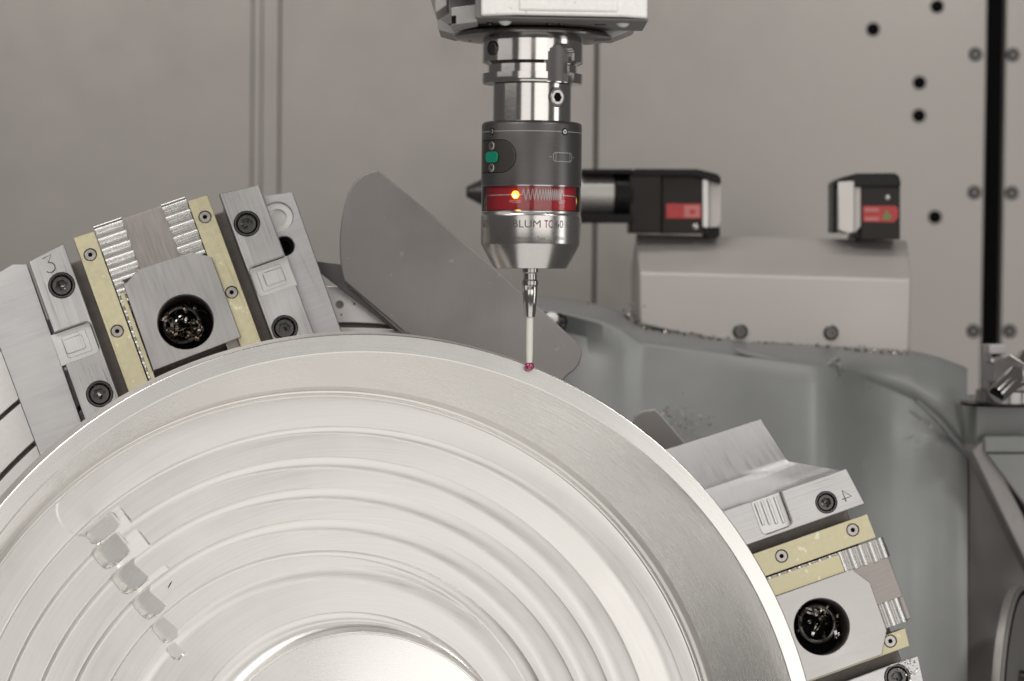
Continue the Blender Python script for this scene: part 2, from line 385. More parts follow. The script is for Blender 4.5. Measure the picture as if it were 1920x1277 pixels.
# stepped floor
tz = {}
T = [ring(612, 1488, 768, -46), filc]
levels = [(625, 1497, 700, -59), (608, 1490, 636, -61.6), (608, 1490, 577.5, -65.4), (608, 1490, 518.5, -69.4), (608, 1490, 459, -73.4), (622, 1488, 424, -76.8), (650, 1470, 322.5, -79)]
crest = [ring(*l) for l in levels]
st = [(T[0], -46.0), (lerp(T[0], filc, .15), -50), (lerp(T[0], filc, .5), -53.5), (lerp(T[0], filc, .8), -54.2), (lerp(T[0], filc, .9), -54.0), (filc, -54.4), (c_off(filc, -.8), -55.6), (c_off(filc, -1.6), -55.7), (c_off(filc, -2.2), -57.3)]
prev = c_off(filc, -2.2); zp = -57.3
for i in range(len(levels)):
    c = crest[i]; zc = levels[i][3]
    nxt = crest[i + 1] if i + 1 < len(levels) else None
    for t in list(np.linspace(0, .94, 22)[1:]) + [.965, .985]: st.append((lerp(prev, c, t), lerp(zp, zc, t ** 1.3)))
    if nxt is None: st.append((c, zc)); break
    zn = levels[i + 1][3]
    h = (zc - zn) - .4; uc = (.28, .48, .50, .50, .50, .38)[i]; sh = np.array([-6.6, 1.2, 0.0]) * (.5 if i == 0 else 1); a0 = math.radians(32)
    st.append((lerp(c, nxt, .004), zc - .12))
    for q in np.linspace(0, 1, 26):          # cove left by the round-nosed cutter, steep at the crest and level at its foot
        a = a0 * (1 - q); uu = .012 + (uc - .012) * (1 - math.sin(a) / math.sin(a0))
        zz = zc - .3 - (h - .3) * (1 - (1 - math.cos(a)) / (1 - math.cos(a0))); st.append((lerp(c, nxt, uu) + sh * (uu / uc), zz))
    prev = lerp(c, nxt, uc) + sh; zp = zc - h
hub = ring(679, 1487, 302, -77)
v7 = crest[-1]
for t, z in ((.03, -79.5), (.12, -80.3), (.28, -81.2), (.45, -81.5), (.62, -81.2), (.78, -80.2), (.9, -78.8), (.97, -77.8), (1, -77.4)):
    st.append((lerp(v7, hub, t), z))
# milled channel that crosses the steps on the left: cutter plunges and a ramp
bites = []
for (px, py, ra, rb, dz) in [(158, 955, 50, 50, .35), (194, 992, 16, 34, 4.8), (210, 1034, 24, 33, 6.6), (246, 1081, 25, 32, 7.0), (284, 1128, 25, 31, 7.0), (319, 1174, 24, 30, 6.2), (338, 1214, 15, 24, 4.4)]:
    zz = -63 - (py - 957) * .06
    p = onW(px, py, zz); q = onW(px + 100, py, zz); k_ = (q - p).length / 100; bites.append((p.x, p.y, ra * k_, rb * k_, dz))
A1 = onW(222, 950, -63); B1 = onW(392, 1162, -76); dirc = Vector((B1.x - A1.x, B1.y - A1.y)).normalized(); nrm = Vector((-dirc.y, dirc.x))
LEN = math.hypot(B1.x - A1.x, B1.y - A1.y)
def carve(x, y, z):
    a = (x - A1.x) * dirc.x + (y - A1.y) * dirc.y; d = (x - A1.x) * nrm.x + (y - A1.y) * nrm.y     # d grows to the upper right
    sst = lambda v: np.clip(v, 0, 1) ** 2 * (3 - 2 * np.clip(v, 0, 1))
    ramp = -62.4 - np.clip(a / LEN, -.2, 1.25) * 13.5
    wgt = sst((a + 1) / 8) * sst((LEN + 8 - a) / 5) * sst((1.0 - d) / 1.0) * sst((d + 26) / 6)
    out = z + (np.minimum(z, ramp) - z) * wgt
    for bx, by, ra, rb, dz in bites:
        t = (bx - A1.x) * dirc.x + (by - A1.y) * dirc.y
        ax = ((x - bx) * dirc.x + (y - by) * dirc.y) / ra; ay = ((x - bx) * nrm.x + (y - by) * nrm.y) / rb
        base = -62.6 - np.clip((t + ax * ra * .6) / LEN, -.3, 1.3) * 13.5
        rr = np.maximum(np.abs(ay), np.abs(ax)) if dz > 2 else np.sqrt(ax ** 2 + ay ** 2)
        # squarish pocket, its lower end rounded by the cutter, its floor falling towards the left
        if dz > 2: rr = np.where(ax > 0, (np.abs(ax) ** 3.4 + np.abs(ay) ** 3.4) ** (1 / 3.4), (np.abs(ax) ** 6 + np.abs(ay) ** 6) ** (1 / 6))
        dish = base - dz * np.clip((.85 - ay) / 1.8, 0, 1) if dz > 2 else out - .22 * sst((.3 - ay) / .6)
        out = out + (np.minimum(out, dish) - out) * sst((1.02 - rr) / .045)
    return out
floor_o = sheet(st, angles(True), carve).build('stepped_floor', ALU_BARE, wp, smooth=24)
hubst = [(hub, -77.4), (c_off(hub, -.8), -77.2), (c_off(hub, -1.2), -77.7), (c_off(hub, -1.6), -77.7), (c_off(hub, -2.2), -76.9)]
for t in np.linspace(0, 1, 16)[1:]: hubst.append((np.array([hub[0] * (1 - t), hub[1] * (1 - t), (hub[2] - 2.2) * (1 - t) + .3]), -76.9 + 2.2 * t))
sheet(hubst, th).build('centre_boss', mat('boss_aluminium', (.86, .845, .82), 1, .28, aniso=.7, radial=True, rings=1400, bump=.000001, var=.04, rvar=.03), wp, smooth=40)

# a stray dark hair-like chip on the bowl floor
bpy.context.view_layer.update()
hp_ = []
for px, py in ((315.5, 1103), (317, 1099), (319.5, 1094.5), (322.5, 1090)):
    p0 = FWi @ onplane(px, py, OW, nW); p1 = FWi @ onplane(px, py, OW - nW * 100, nW); d_ = (p1 - p0).normalized()
    ok, hit, nn_, _i = floor_o.ray_cast(p0 * MM, d_)
    hp_.append((hit / MM if ok else p1.lerp(p0, .35)) - d_ * .3)
hair = thing('curled_chip', 'tiny dark hair-like chip lying on the stepped floor of the bowl', 'chip', FW)
MB().tube(hp_, [.12, .32, .36, .15], 6).build('strand', HOLE, hair)

# ================================================================== touch probe hanging in the spindle
ballp = onplane(985, 692, OW, nW)
YP = ballp.y - 2.5
PB = at(992.5, 687, YP)
kp = -(RM.inverted() @ PB).z / F                          # millimetres per photograph pixel at the probe
FP = Matrix.Translation(PB)
probe = thing('touch_probe', 'vertical touch probe with red display band, amber light and ruby tipped stylus', 'probe', FP)
Z = lambda y: (687 - y) * kp
def lat(name, prof, m, parent=probe, n=96, smooth=35):
    return MB().lathe([(r * kp, Z(y)) for r, y in prof], n).build(name, m, parent, smooth=smooth)
sty = lat('stylus_holder', [(9.6, 594), (10, 593), (13.8, 556), (14.2, 550), (14.2, 536), (13.4, 534.5)], CHROME)
lat('stylus_stem', [(5.6, 681), (6.4, 660), (6.6, 594), (6.6, 590)], CERAMIC, sty, 40)
MB().lathe([(9.1 * kp * math.sin(math.pi * i / 20) + 1e-4, -9.1 * kp * math.cos(math.pi * i / 20)) for i in range(21)], 40, cap=False).build('ruby_ball', RUBY, sty, smooth=60)
MB().lathe([(2.3 * kp, 0), (2.3 * kp, .3), (1.5 * kp, .3), (1.5 * kp, -1)], 20).build('cross_hole', HOLE, sty, loc=(3 * kp, -13.7 * kp, Z(541)), rot=(math.pi / 2, 0, .2))
lat('stylus_coupling', [(13, 535), (15, 534), (15, 527), (12.6, 524), (12.6, 513), (15, 510), (15, 503), (15, 500)], CHROME_DK)
LOWST = mat('satin_probe_steel', (.50, .48, .46), 1, .20, aniso=.4, radial=True, noise=(150, 150, 900), bump=.000004, var=.06, rvar=.03)
low = lat('lower_body', [(66, 503.5), (69, 502.6), (70.5, 500), (93, 459.5), (93.7, 456), (93.7, 405.5), (93, 404.6), (92.6, 404), (92.6, 397.5), (91.5, 396)], LOWST)
lat('label_core', [(83, 398), (84, 397), (84, 348), (83, 347)], RED, low)
band = MB()
for r in (92.8,):
    band.lathe([(r * kp, Z(396.3)), (r * kp, Z(349.7))], 96, cap=False)
win = band.build('clear_window', GLASS, probe)
lat('window_ring', [(92.2, 352.0), (93.2, 351.6), (93.2, 349), (92.2, 348.5)], CHROME_DK, n=96)
hous = lat('battery_housing', [(92, 350.5), (93.6, 349.2), (93.6, 238), (92.6, 234.5), (90, 232), (86, 231), (74, 231)], ANOD)
neck = lat('neck', [(73.6, 235), (73.6, 162), (70, 158)], CHROME)
lat('neck_shade_groove', [(71, 163), (71.5, 158), (80, 157.5)], CHROME_DK, neck)

# slotted tool-holder flange
def wrap(r, x0, y):              # point on the front of the probe, x0 photo pixels right of its axis
    p = math.asin(max(-1, min(1, x0 / r))); return p
fl = MB()
def flange(prof, slot=None, n=192):
    m = MB(); v = []; f = []
    for r, y in prof:
        for i in range(n):
            a = 2 * math.pi * i / n - math.pi / 2; ph = a + math.pi / 2
            if ph > math.pi: ph -= 2 * math.pi
            rr = r
            if slot and slot(ph, y): rr = min(r, 80)
            v.append((rr * kp * math.cos(a), rr * kp * math.sin(a), Z(y)))
    for k in range(len(prof) - 1):
        for i in range(n):
            j = (i + 1) % n; f.append((k * n + i, k * n + j, (k + 1) * n + j, (k + 1) * n + i))
    f.append(tuple(range(n - 1, -1, -1))); f.append(tuple(range((len(prof) - 1) * n, len(prof) * n)))
    return m.add(v, f)
pc = math.asin(55 / 94); hw = .31
def slot(ph, y):
    d = abs(ph - pc)
    if y > 112: return d < hw
    return d < hw * math.sqrt(max(0, 1 - ((112 - y) / 22) ** 2)) if y > 90 else False
ys = list(np.linspace(160, 142, 7)) + list(np.linspace(141, 126, 6)) + list(np.linspace(124.5, 76, 26))
def frad(y):
    if y > 158.5: return 92.5
    if y > 141.5: return 94.2 if y < 157 else 93.6
    if y >= 126: return 83.5
    if y > 121: return 94.2 - (y - 121) * 2.4
    return 94.2
flg = flange([(frad(y), y) for y in ys], slot).build('holder_flange', CHROME, probe, smooth=30)
# dark floor of the drive slot
sm = MB()
for j, (y0, y1, q) in enumerate([(158, 112, 1.0), (112, 104, .93), (104, 98, .8), (98, 93.5, .58), (93.5, 91, .3)]):
    k = 10; v = []; f = []
    for i in range(k + 1):
        ph = pc + hw * q * (2 * i / k - 1) * .98
        for y in (y0, y1): v.append((80.4 * kp * math.sin(ph), -80.4 * kp * math.cos(ph), Z(y)))
    f = [(2 * i, 2 * i + 2, 2 * i + 3, 2 * i + 1) for i in range(k)]
    sm.add(v, f)
sm.build('drive_slot', mat('slot_steel', (.16, .15, .145), .9, .4, noise=(60, 60, 60), var=.15), flg, smooth=0)
def face_on(r, xo, y, out=0.0):
    ph = math.asin(xo / r); return (Vector(((r * kp + out) * math.sin(ph), -(r * kp + out) * math.cos(ph), Z(y))), (math.pi / 2, 0, ph))
def on_probe(mb, name, m, parent, r, xo, y, out=0.0, **kw):
    l, ro = face_on(r, xo, y, out); return mb.build(name, m, parent, loc=l, rot=ro, **kw)
on_probe(MB().lathe([(13.5 * kp, -1.5), (13.5 * kp, .9), (12 * kp, 1.1), (3 * kp, .8)], 36), 'coolant_hole', SCREW_DK, flg, 94.2, -74, 98)
on_probe(MB().lathe([(18.5 * kp, -2.5), (18.5 * kp, -.1), (17.4 * kp, .15), (16.2 * kp, .1)], 40), 'screw_seat', SCREW_DK, neck, 73.6, 45, 187, .25)
on_probe(screw_mb(15.2 * kp, 3, 9.5 * kp, 3.0, n=48), 'clamp_screw', SCREW, neck, 73.6, 45, 187, .9)
on_probe(MB().lathe([(9.6 * kp, 0), (9.6 * kp, .12)], 24), 'screw_bore', HOLE, neck, 73.6, 45, 187, .35)
# housing details: scribed line, screws, battery cover, green window, battery symbol
def arc_strip(r, p0, p1, y, hpx, n=60):
    m = MB(); v = []
    for i in range(n + 1):
        p = p0 + (p1 - p0) * i / n
        for yy in (y - hpx / 2, y + hpx / 2): v.append((r * kp * math.sin(p), -r * kp * math.cos(p), Z(yy)))
    return m.add(v, [(2 * i, 2 * i + 1, 2 * i + 3, 2 * i + 2) for i in range(n)])
def path_strip(r, pts, wpx, closed=False):
    """a printed or scribed line on the probe: pts = (arc pixels from front, y)"""
    m = MB(); Q = [Vector(p) for p in pts]; P = []
    for i in range(len(Q) if closed else len(Q) - 1):
        a, b = Q[i], Q[(i + 1) % len(Q)]; c = max(1, int((b - a).length / 2.5)); P += [a.lerp(b, t / c) for t in range(c)]
    if not closed: P.append(Q[-1])
    n = len(P); v = []
    for i in range(n):
        a = P[(i - 1) % n] if (closed or i > 0) else P[i]; b = P[(i + 1) % n] if (closed or i < n - 1) else P[i]
        d = (b - a).normalized(); nn = Vector((-d.y, d.x)) * wpx / 2
        for q in (P[i] + nn, P[i] - nn):
            ph = q.x / r; v.append((r * kp * math.sin(ph), -r * kp * math.cos(ph), Z(q.y)))
    e = n if closed else n - 1
    return m.add(v, [(2 * i, 2 * i + 1, (2 * i + 3) % (2 * n), (2 * i + 2) % (2 * n)) for i in range(e)])
GREYLINE = mat('scribed_line', (.42, .40, .39), .3, .5)
arc_strip(93.75, -math.pi, math.pi, 251, 1.1, 160).build('scribed_line', GREYLINE, hous)
small = screw_mb(5.2 * kp, 1, 2.4 * kp, .8, n=24)
for xo in (-74, 60):
    on_probe(MB().lathe([(6.6 * kp, -.5), (6.6 * kp, .06), (5 * kp, .1)], 24), 'screw_seat', HOLE, hous, 93.6, xo, 251, .05)
    on_probe(screw_mb(4.6 * kp, 1, 2.1 * kp, .8), 'housing_screw', SCREW, hous, 93.6, xo, 251, .3)
arcx = lambda r, xo: r * math.asin(xo / r)
D = [(arcx(93.9, -92), 268), (arcx(93.9, -86), 267)]
ax0 = arcx(93.9, -74); ax1 = arcx(93.9, -29.5)
D = [(ax0 - 40, 267)] + [(ax1 - 30 + 30 * math.sin(t), 297 - 30 * math.cos(t)) for t in np.linspace(0, math.pi, 24)] + [(ax0 - 40, 327)]
path_strip(93.8, D, 1.5).build('battery_cover_joint', HOLE, hous)
cov = []
for i in range(25):
    x = (ax0 - 39) + (ax1 - 2 - ax0 + 39) * i / 24
    dx = max(0, x - (ax1 - 31)); hh = math.sqrt(max(.5, 29 ** 2 - dx ** 2)) if dx > 0 else 29
    cov.append((x, hh))
v = []
for x, hh in cov:
    ph = x / 93.8
    for yy in (297 - hh, 297 + hh): v.append((93.82 * kp * math.sin(ph), -93.82 * kp * math.cos(ph), Z(yy)))
bc = MB().add(v, [(2 * i, 2 * i + 1, 2 * i + 3, 2 * i + 2) for i in range(24)]).build('battery_cover', mat('battery_cover_anodised', (.075, .066, .062), .7, .36), hous)
for y in (278, 318):
    on_probe(screw_mb(8.2 * kp, 1.5, 3.6 * kp, 1.2), 'cover_screw', SCREW, bc, 94, -74, y, .6)
g = MB().prism(rrect(-17 * kp, 17 * kp, -10 * kp, 10 * kp, 8 * kp), -.5, .5)
on_probe(g, 'green_window', GREEN, bc, 94, -73, 298.5, .3, bevel=.15)
bx = arcx(93.8, 58)
path_strip(93.8, [(bx + 22 * sx, 298 + yy) for sx, yy in ((-1, -5), (-.8, -8), (.8, -8), (1, -5), (1, 5), (.8, 8), (-.8, 8), (-1, 5))], 1.0, True).build('battery_symbol', GREYLINE, hous)
for sx in (-.75, .75): path_strip(93.8, [(bx + 22 * sx, 291), (bx + 22 * sx, 305)], .8).build('battery_symbol', GREYLINE, hous)
for sx in (-1.25, 1.25): path_strip(93.8, [(bx + 22 * sx - 2, 298), (bx + 22 * sx + 2, 298)], 1).build('battery_symbol', GREYLINE, hous)
# printed waveform, words and light behind the clear window
R2 = 84.35
a_of = lambda xo: arcx(R2, xo)
wave = [(a_of(-82), 369), (a_of(-17), 367.5)]
x = -15.0; sgn = 1; step = 4.6
while x < 57:
    wave.append((a_of(x), 356 if sgn > 0 else 378)); sgn = -sgn; x += step; step *= .945
    step = max(step, 1.75)
wave += [(a_of(59), 368), (a_of(82), 369)]
path_strip(R2, wave, 1.6).build('waveform_print', WHITE, probe)
def wrap_text(s, r, phi0, phi1, ytop, ybot, name, m, parent, bold=False):
    v, f, wd = text_geo(s, bold); cap = .70; hpx = ybot - ytop
    out = []
    for x, y in v:
        ph = phi0 + (phi1 - phi0) * x / wd
        out.append((r * kp * math.sin(ph), -r * kp * math.cos(ph), Z(ybot - y / cap * hpx)))
    return MB().add(out, f).build(name, m, parent, smooth=0)
asn = lambda r, xo: math.asin(xo / r)
wrap_text('MODE', R2, asn(R2, -40), asn(R2, -19), 377.5, 383, 'printed_word', WHITE, probe)
wrap_text('SET', R2, asn(R2, 50), asn(R2, 63), 377.5, 383, 'printed_word', WHITE, probe)
def dome(r, h, n=20, k=6):
    return MB().lathe([(r * math.cos(math.pi / 2 * i / k) + 1e-4, h * math.sin(math.pi / 2 * i / k)) for i in range(k + 1)], n)
ld = on_probe(dome(6.8 * kp, 1.0), 'status_light', LED, probe, R2, -29.5, 368, .05)
on_probe(dome(4.2 * kp, 1.0), 'light_core', LED_HOT, ld.parent, R2, -29.5, 369.5, .35)
# engraved lettering on the steel body
RB = 93.85
e0 = asn(RB, -34); e1 = asn(RB, 59); span = e1 - e0
wrap_text('BLUM', RB, e0, e0 + span * .53, 414, 428, 'lettering', DARKPRINT, low)
wrap_text('TC', RB, e0 + span * .60, e0 + span * .765, 414, 428, 'lettering', REDPRINT, low, True)
wrap_text('60', RB, e0 + span * .83, e1, 414, 428, 'lettering', DARKPRINT, low)
wrap_text('60', RB, asn(RB, -89.5), asn(RB, -80), 414, 428, 'lettering', DARKPRINT, low)
wrap_text('www.blum-novotest.com', RB, asn(RB, -66), asn(RB, -1), 444, 450, 'lettering', DARKPRINT, low)
wrap_text('\u2022 Type', RB, asn(RB, 6), asn(RB, 26), 444, 450, 'lettering', DARKPRINT, low)
wrap_text('0056-', RB, asn(RB, 43), asn(RB, 62), 444, 450, 'lettering', DARKPRINT, low)

# ================================================================== spindle head above the probe
FS = Matrix.Translation(Vector((PB.x, PB.y, PB.z)))
head = thing('spindle_head', 'grey milling spindle head with white cast block and polished nose disc at top', 'spindle', FS)
lat('nose_disc', [(90, 81), (142, 77), (147.5, 75), (148.5, 71.5), (147, 68), (140, 65.5), (100, 64)], mat('nose_steel', (.22, .205, .195), 1, .22, noise=(60, 60, 60), var=.1, rvar=.05), head, 128)
lat('nose_ring', [(118, 64), (136, 62), (138, 59), (136, 55), (128, 50), (120, 46), (120, 20)], STEEL_DARK, head, 128)
for i in range(6):
    a = math.radians(-90 + 60 * i + 24)
    MB().lathe([(2.6 * kp, -.6), (2.6 * kp, .4), (1.2 * kp, .4), (1.0 * kp, -.3)], 16).build('nose_screw', SCREW_DK, head, loc=(118 * kp * math.cos(a), 118 * kp * math.sin(a), Z(78.5)), rot=(math.pi, 0, 0))
# cone-shaped grey housing round the nose with facets
def octo(rx, ry, y, rot=22.5):
    return [(rx * kp * math.cos(math.radians(rot + 45 * i)), ry * kp * math.sin(math.radians(rot + 45 * i)), Z(y)) for i in range(8)]
hv = octo(184, 150, 47, 22.5) + octo(196, 160, 36, 22.5) + octo(212, 200, -10, 22.5) + octo(212, 200, -240, 22.5)
hf = [tuple(range(7, -1, -1))] + [(k * 8 + i, k * 8 + (i + 1) % 8, (k + 1) * 8 + (i + 1) % 8, (k + 1) * 8 + i) for k in range(3) for i in range(8)] + [tuple(range(24, 32))]
hv = [(x, y + 95 * kp, z) for x, y, z in hv]
MB().add(hv, hf).build('housing', HEADG, head, bevel=1.0)
# bright cast block in front
def hp(px, py, dep): # pixel -> spindle frame, dep mm in front of the probe axis
    p = at(px, py, PB.y - dep) - PB; return p
def block(name, poly, d0, d1, m, parent, bevel=.8):
    P = [hp(x, y, d1) for x, y in poly]
    n = len(P); v = [tuple(p) for p in P] + [(p.x, p.y + (d1 - d0), p.z) for p in P]
    area2 = sum(P[i].x * P[(i + 1) % n].z - P[(i + 1) % n].x * P[i].z for i in range(n))
    f = [tuple(range(n)), tuple(range(2 * n - 1, n - 1, -1))] + [(i, i + n, (i + 1) % n + n, (i + 1) % n) for i in range(n)]
    if area2 < 0: f = [q[::-1] for q in f]
    return MB().add(v, f).build(name, m, parent, bevel=bevel)
block('cast_block', [(902, -170), (902, 29), (968, 27), (1170, 31), (1214, 34), (1214, -170)], 10, 78, CASTW, head, 1.2)
block('cast_block_pad', [(972, -170), (972, 20), (1160, 23), (1160, -170)], 60, 79.2, CASTW, head, 1.5)
block('block_flange', [(891, -170), (891, 33), (1216, 39), (1216, 35), (903, 29), (903, -170)], 8, 74, mat('head_dark_paint', (.2, .19, .182), .2, .45), head, .5)
block('side_cover', [(846, 14), (846, 47), (895, 41), (895, 8)], 20, 64, HEADG, head, .6)
block('side_cover_notch', [(846.5, 30), (846.5, 45), (855, 44), (855, 29)], 62, 64.6, HOLE, head, .2)
block('side_panel', [(808, -160), (816, 24), (838, 10), (832, -160)], 10, 58, HEADG, head, .6)
block('side_panel', [(818, 25), (822, 56), (850, 64), (872, 60), (872, 40), (842, 47), (838, 13)], -60, -10, HEADG, head, .6)
block('side_panel', [(1120, 42), (1120, 68), (1150, 70), (1192, 54), (1194, 44)], -60, -16, HEADG, head, .6)
for px, py, r in ((947, 36, 14.5), (1168, 39, 15)):
    p = hp(px, py - 3, 52)
    MB().lathe([(1e-3, -r * kp)] + [(r * kp * math.sin(t), -r * kp * math.cos(t)) for t in np.linspace(.15, math.pi - .15, 12)] + [(1e-3, r * kp)], 32, cap=False).build('ball_nozzle', MILKY, head, loc=p, smooth=60)
for px in (918, 1030, 1052, 1120, 1132):
    p = hp(px, 41, 47)
    MB().lathe([(5 * kp, 0), (5 * kp, 2.2), (4 * kp, 2.8)], 12).build('nose_bolt', SCREW_DK, head, loc=p - Vector((0, 0, 2)))

# ================================================================== rotary table behind the workpiece, concentric rings with dark joints
FT = frame(OW - nW * (DC + 58), xW, yW, nW); FTi = FT.inverted()
table = thing('rotary_table', 'pale grey rotary table with circular grooves behind the clamping stations', 'table', FT)
def onT(px, py, h=0):
    p = FTi @ onplane(px, py, OW - nW * (DC + 58 - h), nW); return (p.x, p.y)
ct = onT(655, 1470); rpx = lambda r: math.hypot(onT(655, 1470 - r)[0] - ct[0], onT(655, 1470 - r)[1] - ct[1])
def annular(r0, r1, z0, z1, a0=0, a1=360, n=120):
    full = a1 - a0 >= 360; m = n if full else n + 1; v = []; f = []
    for i in range(m):
        a = math.radians(a0 + (a1 - a0) * i / n); c, s_ = math.cos(a), math.sin(a)
        for r, z in ((r0, z0), (r1, z0), (r1, z1), (r0, z1)): v.append((ct[0] + r * c, ct[1] + r * s_, z))
    for i in range(n):
        j = (i + 1) % m
        for k in range(4):
            l = (k + 1) % 4; f.append((i * 4 + k, j * 4 + k, j * 4 + l, i * 4 + l))
    if not full: f += [(0, 1, 2, 3), tuple(4 * n + k for k in (3, 2, 1, 0))]
    return MB().add(v, [q[::-1] for q in f])
annular(rpx(300), rpx(800), -60, -8, n=160).build('table_body', STEEL_DARK, table)
annular(rpx(780), rpx(930), -60, -8, 84, 300, n=160).build('table_body', STEEL_DARK, table)
annular(rpx(920), rpx(1115), -60, -8, 130, 300, n=90).build('table_body', STEEL_DARK, table)
for r0, r1, a0, a1 in ((640, 790, 0, 360), (797, 857, 84, 300), (865, 934, 84, 300), (941, 1030, 97.5, 300), (1037, 1110, 132, 300)):
    annular(rpx(r0), rpx(r1), -7, 0, a0, a1, 150).build('table_ring', ALU_TABLE, table, bevel=.5)
for px, py, r in ((637, 571, 8), (664, 570, 2.5), (640, 590, 2)):
    p = onT(px, py); MB().lathe([(r * .37, .05), (r * .37, .3), (r * .28, .3), (r * .26, .05)], 20).build('dowel_hole', STEEL_BROWN, table, loc=(p[0], p[1], 0))

# ================================================================== clamping stations 3 and 4
def chips(name, label, fr, R, n, seed, parent_frame):
    """a nest of curled turnings lying in a bore"""
    r = random.Random(seed); m = MB(); m2 = MB()
    for i in range(n):
        a = r.uniform(0, 6.28); q = R * .74 * math.sqrt(r.random()); c = Vector((q * math.cos(a) - R * .08, q * math.sin(a) + R * .06, r.uniform(-16, -6)))
        rad = r.uniform(1.2, 4.6) * (1.6 if i % 9 == 0 else 1); turns = r.uniform(.5, 1.4); wd = r.uniform(.7, 2.2); pit = r.uniform(-2, 2)
        e = Euler((r.uniform(-1.2, 1.2), r.uniform(-1.2, 1.2), r.uniform(0, 6.28))).to_matrix(); k = 12; v = []
        for j in range(k + 1):
            t = 2 * math.pi * turns * j / k; rr = rad * (1 - .25 * j / k)
            for s_ in (0, 1):
                p = e @ Vector((rr * math.cos(t), rr * math.sin(t), pit * j / k + wd * s_)) + c
                d = math.hypot(p.x, p.y)
                if d > R * .95: p.x *= R * .95 / d; p.y *= R * .95 / d
                p.z = min(p.z, -1.0); v.append(p)
        (m if r.random() < .7 else m2).add(v, [(2 * j, 2 * j + 1, 2 * j + 3, 2 * j + 2) for j in range(k)])
    o = thing(name, label, 'chips', fr); o['kind'] = 'stuff'
    m.build('bright_chips', CHIP, o, smooth=0)['kind'] = 'stuff'; m2.build('brown_chips', CHIP_BROWN, o, smooth=0)['kind'] = 'stuff'
    return o
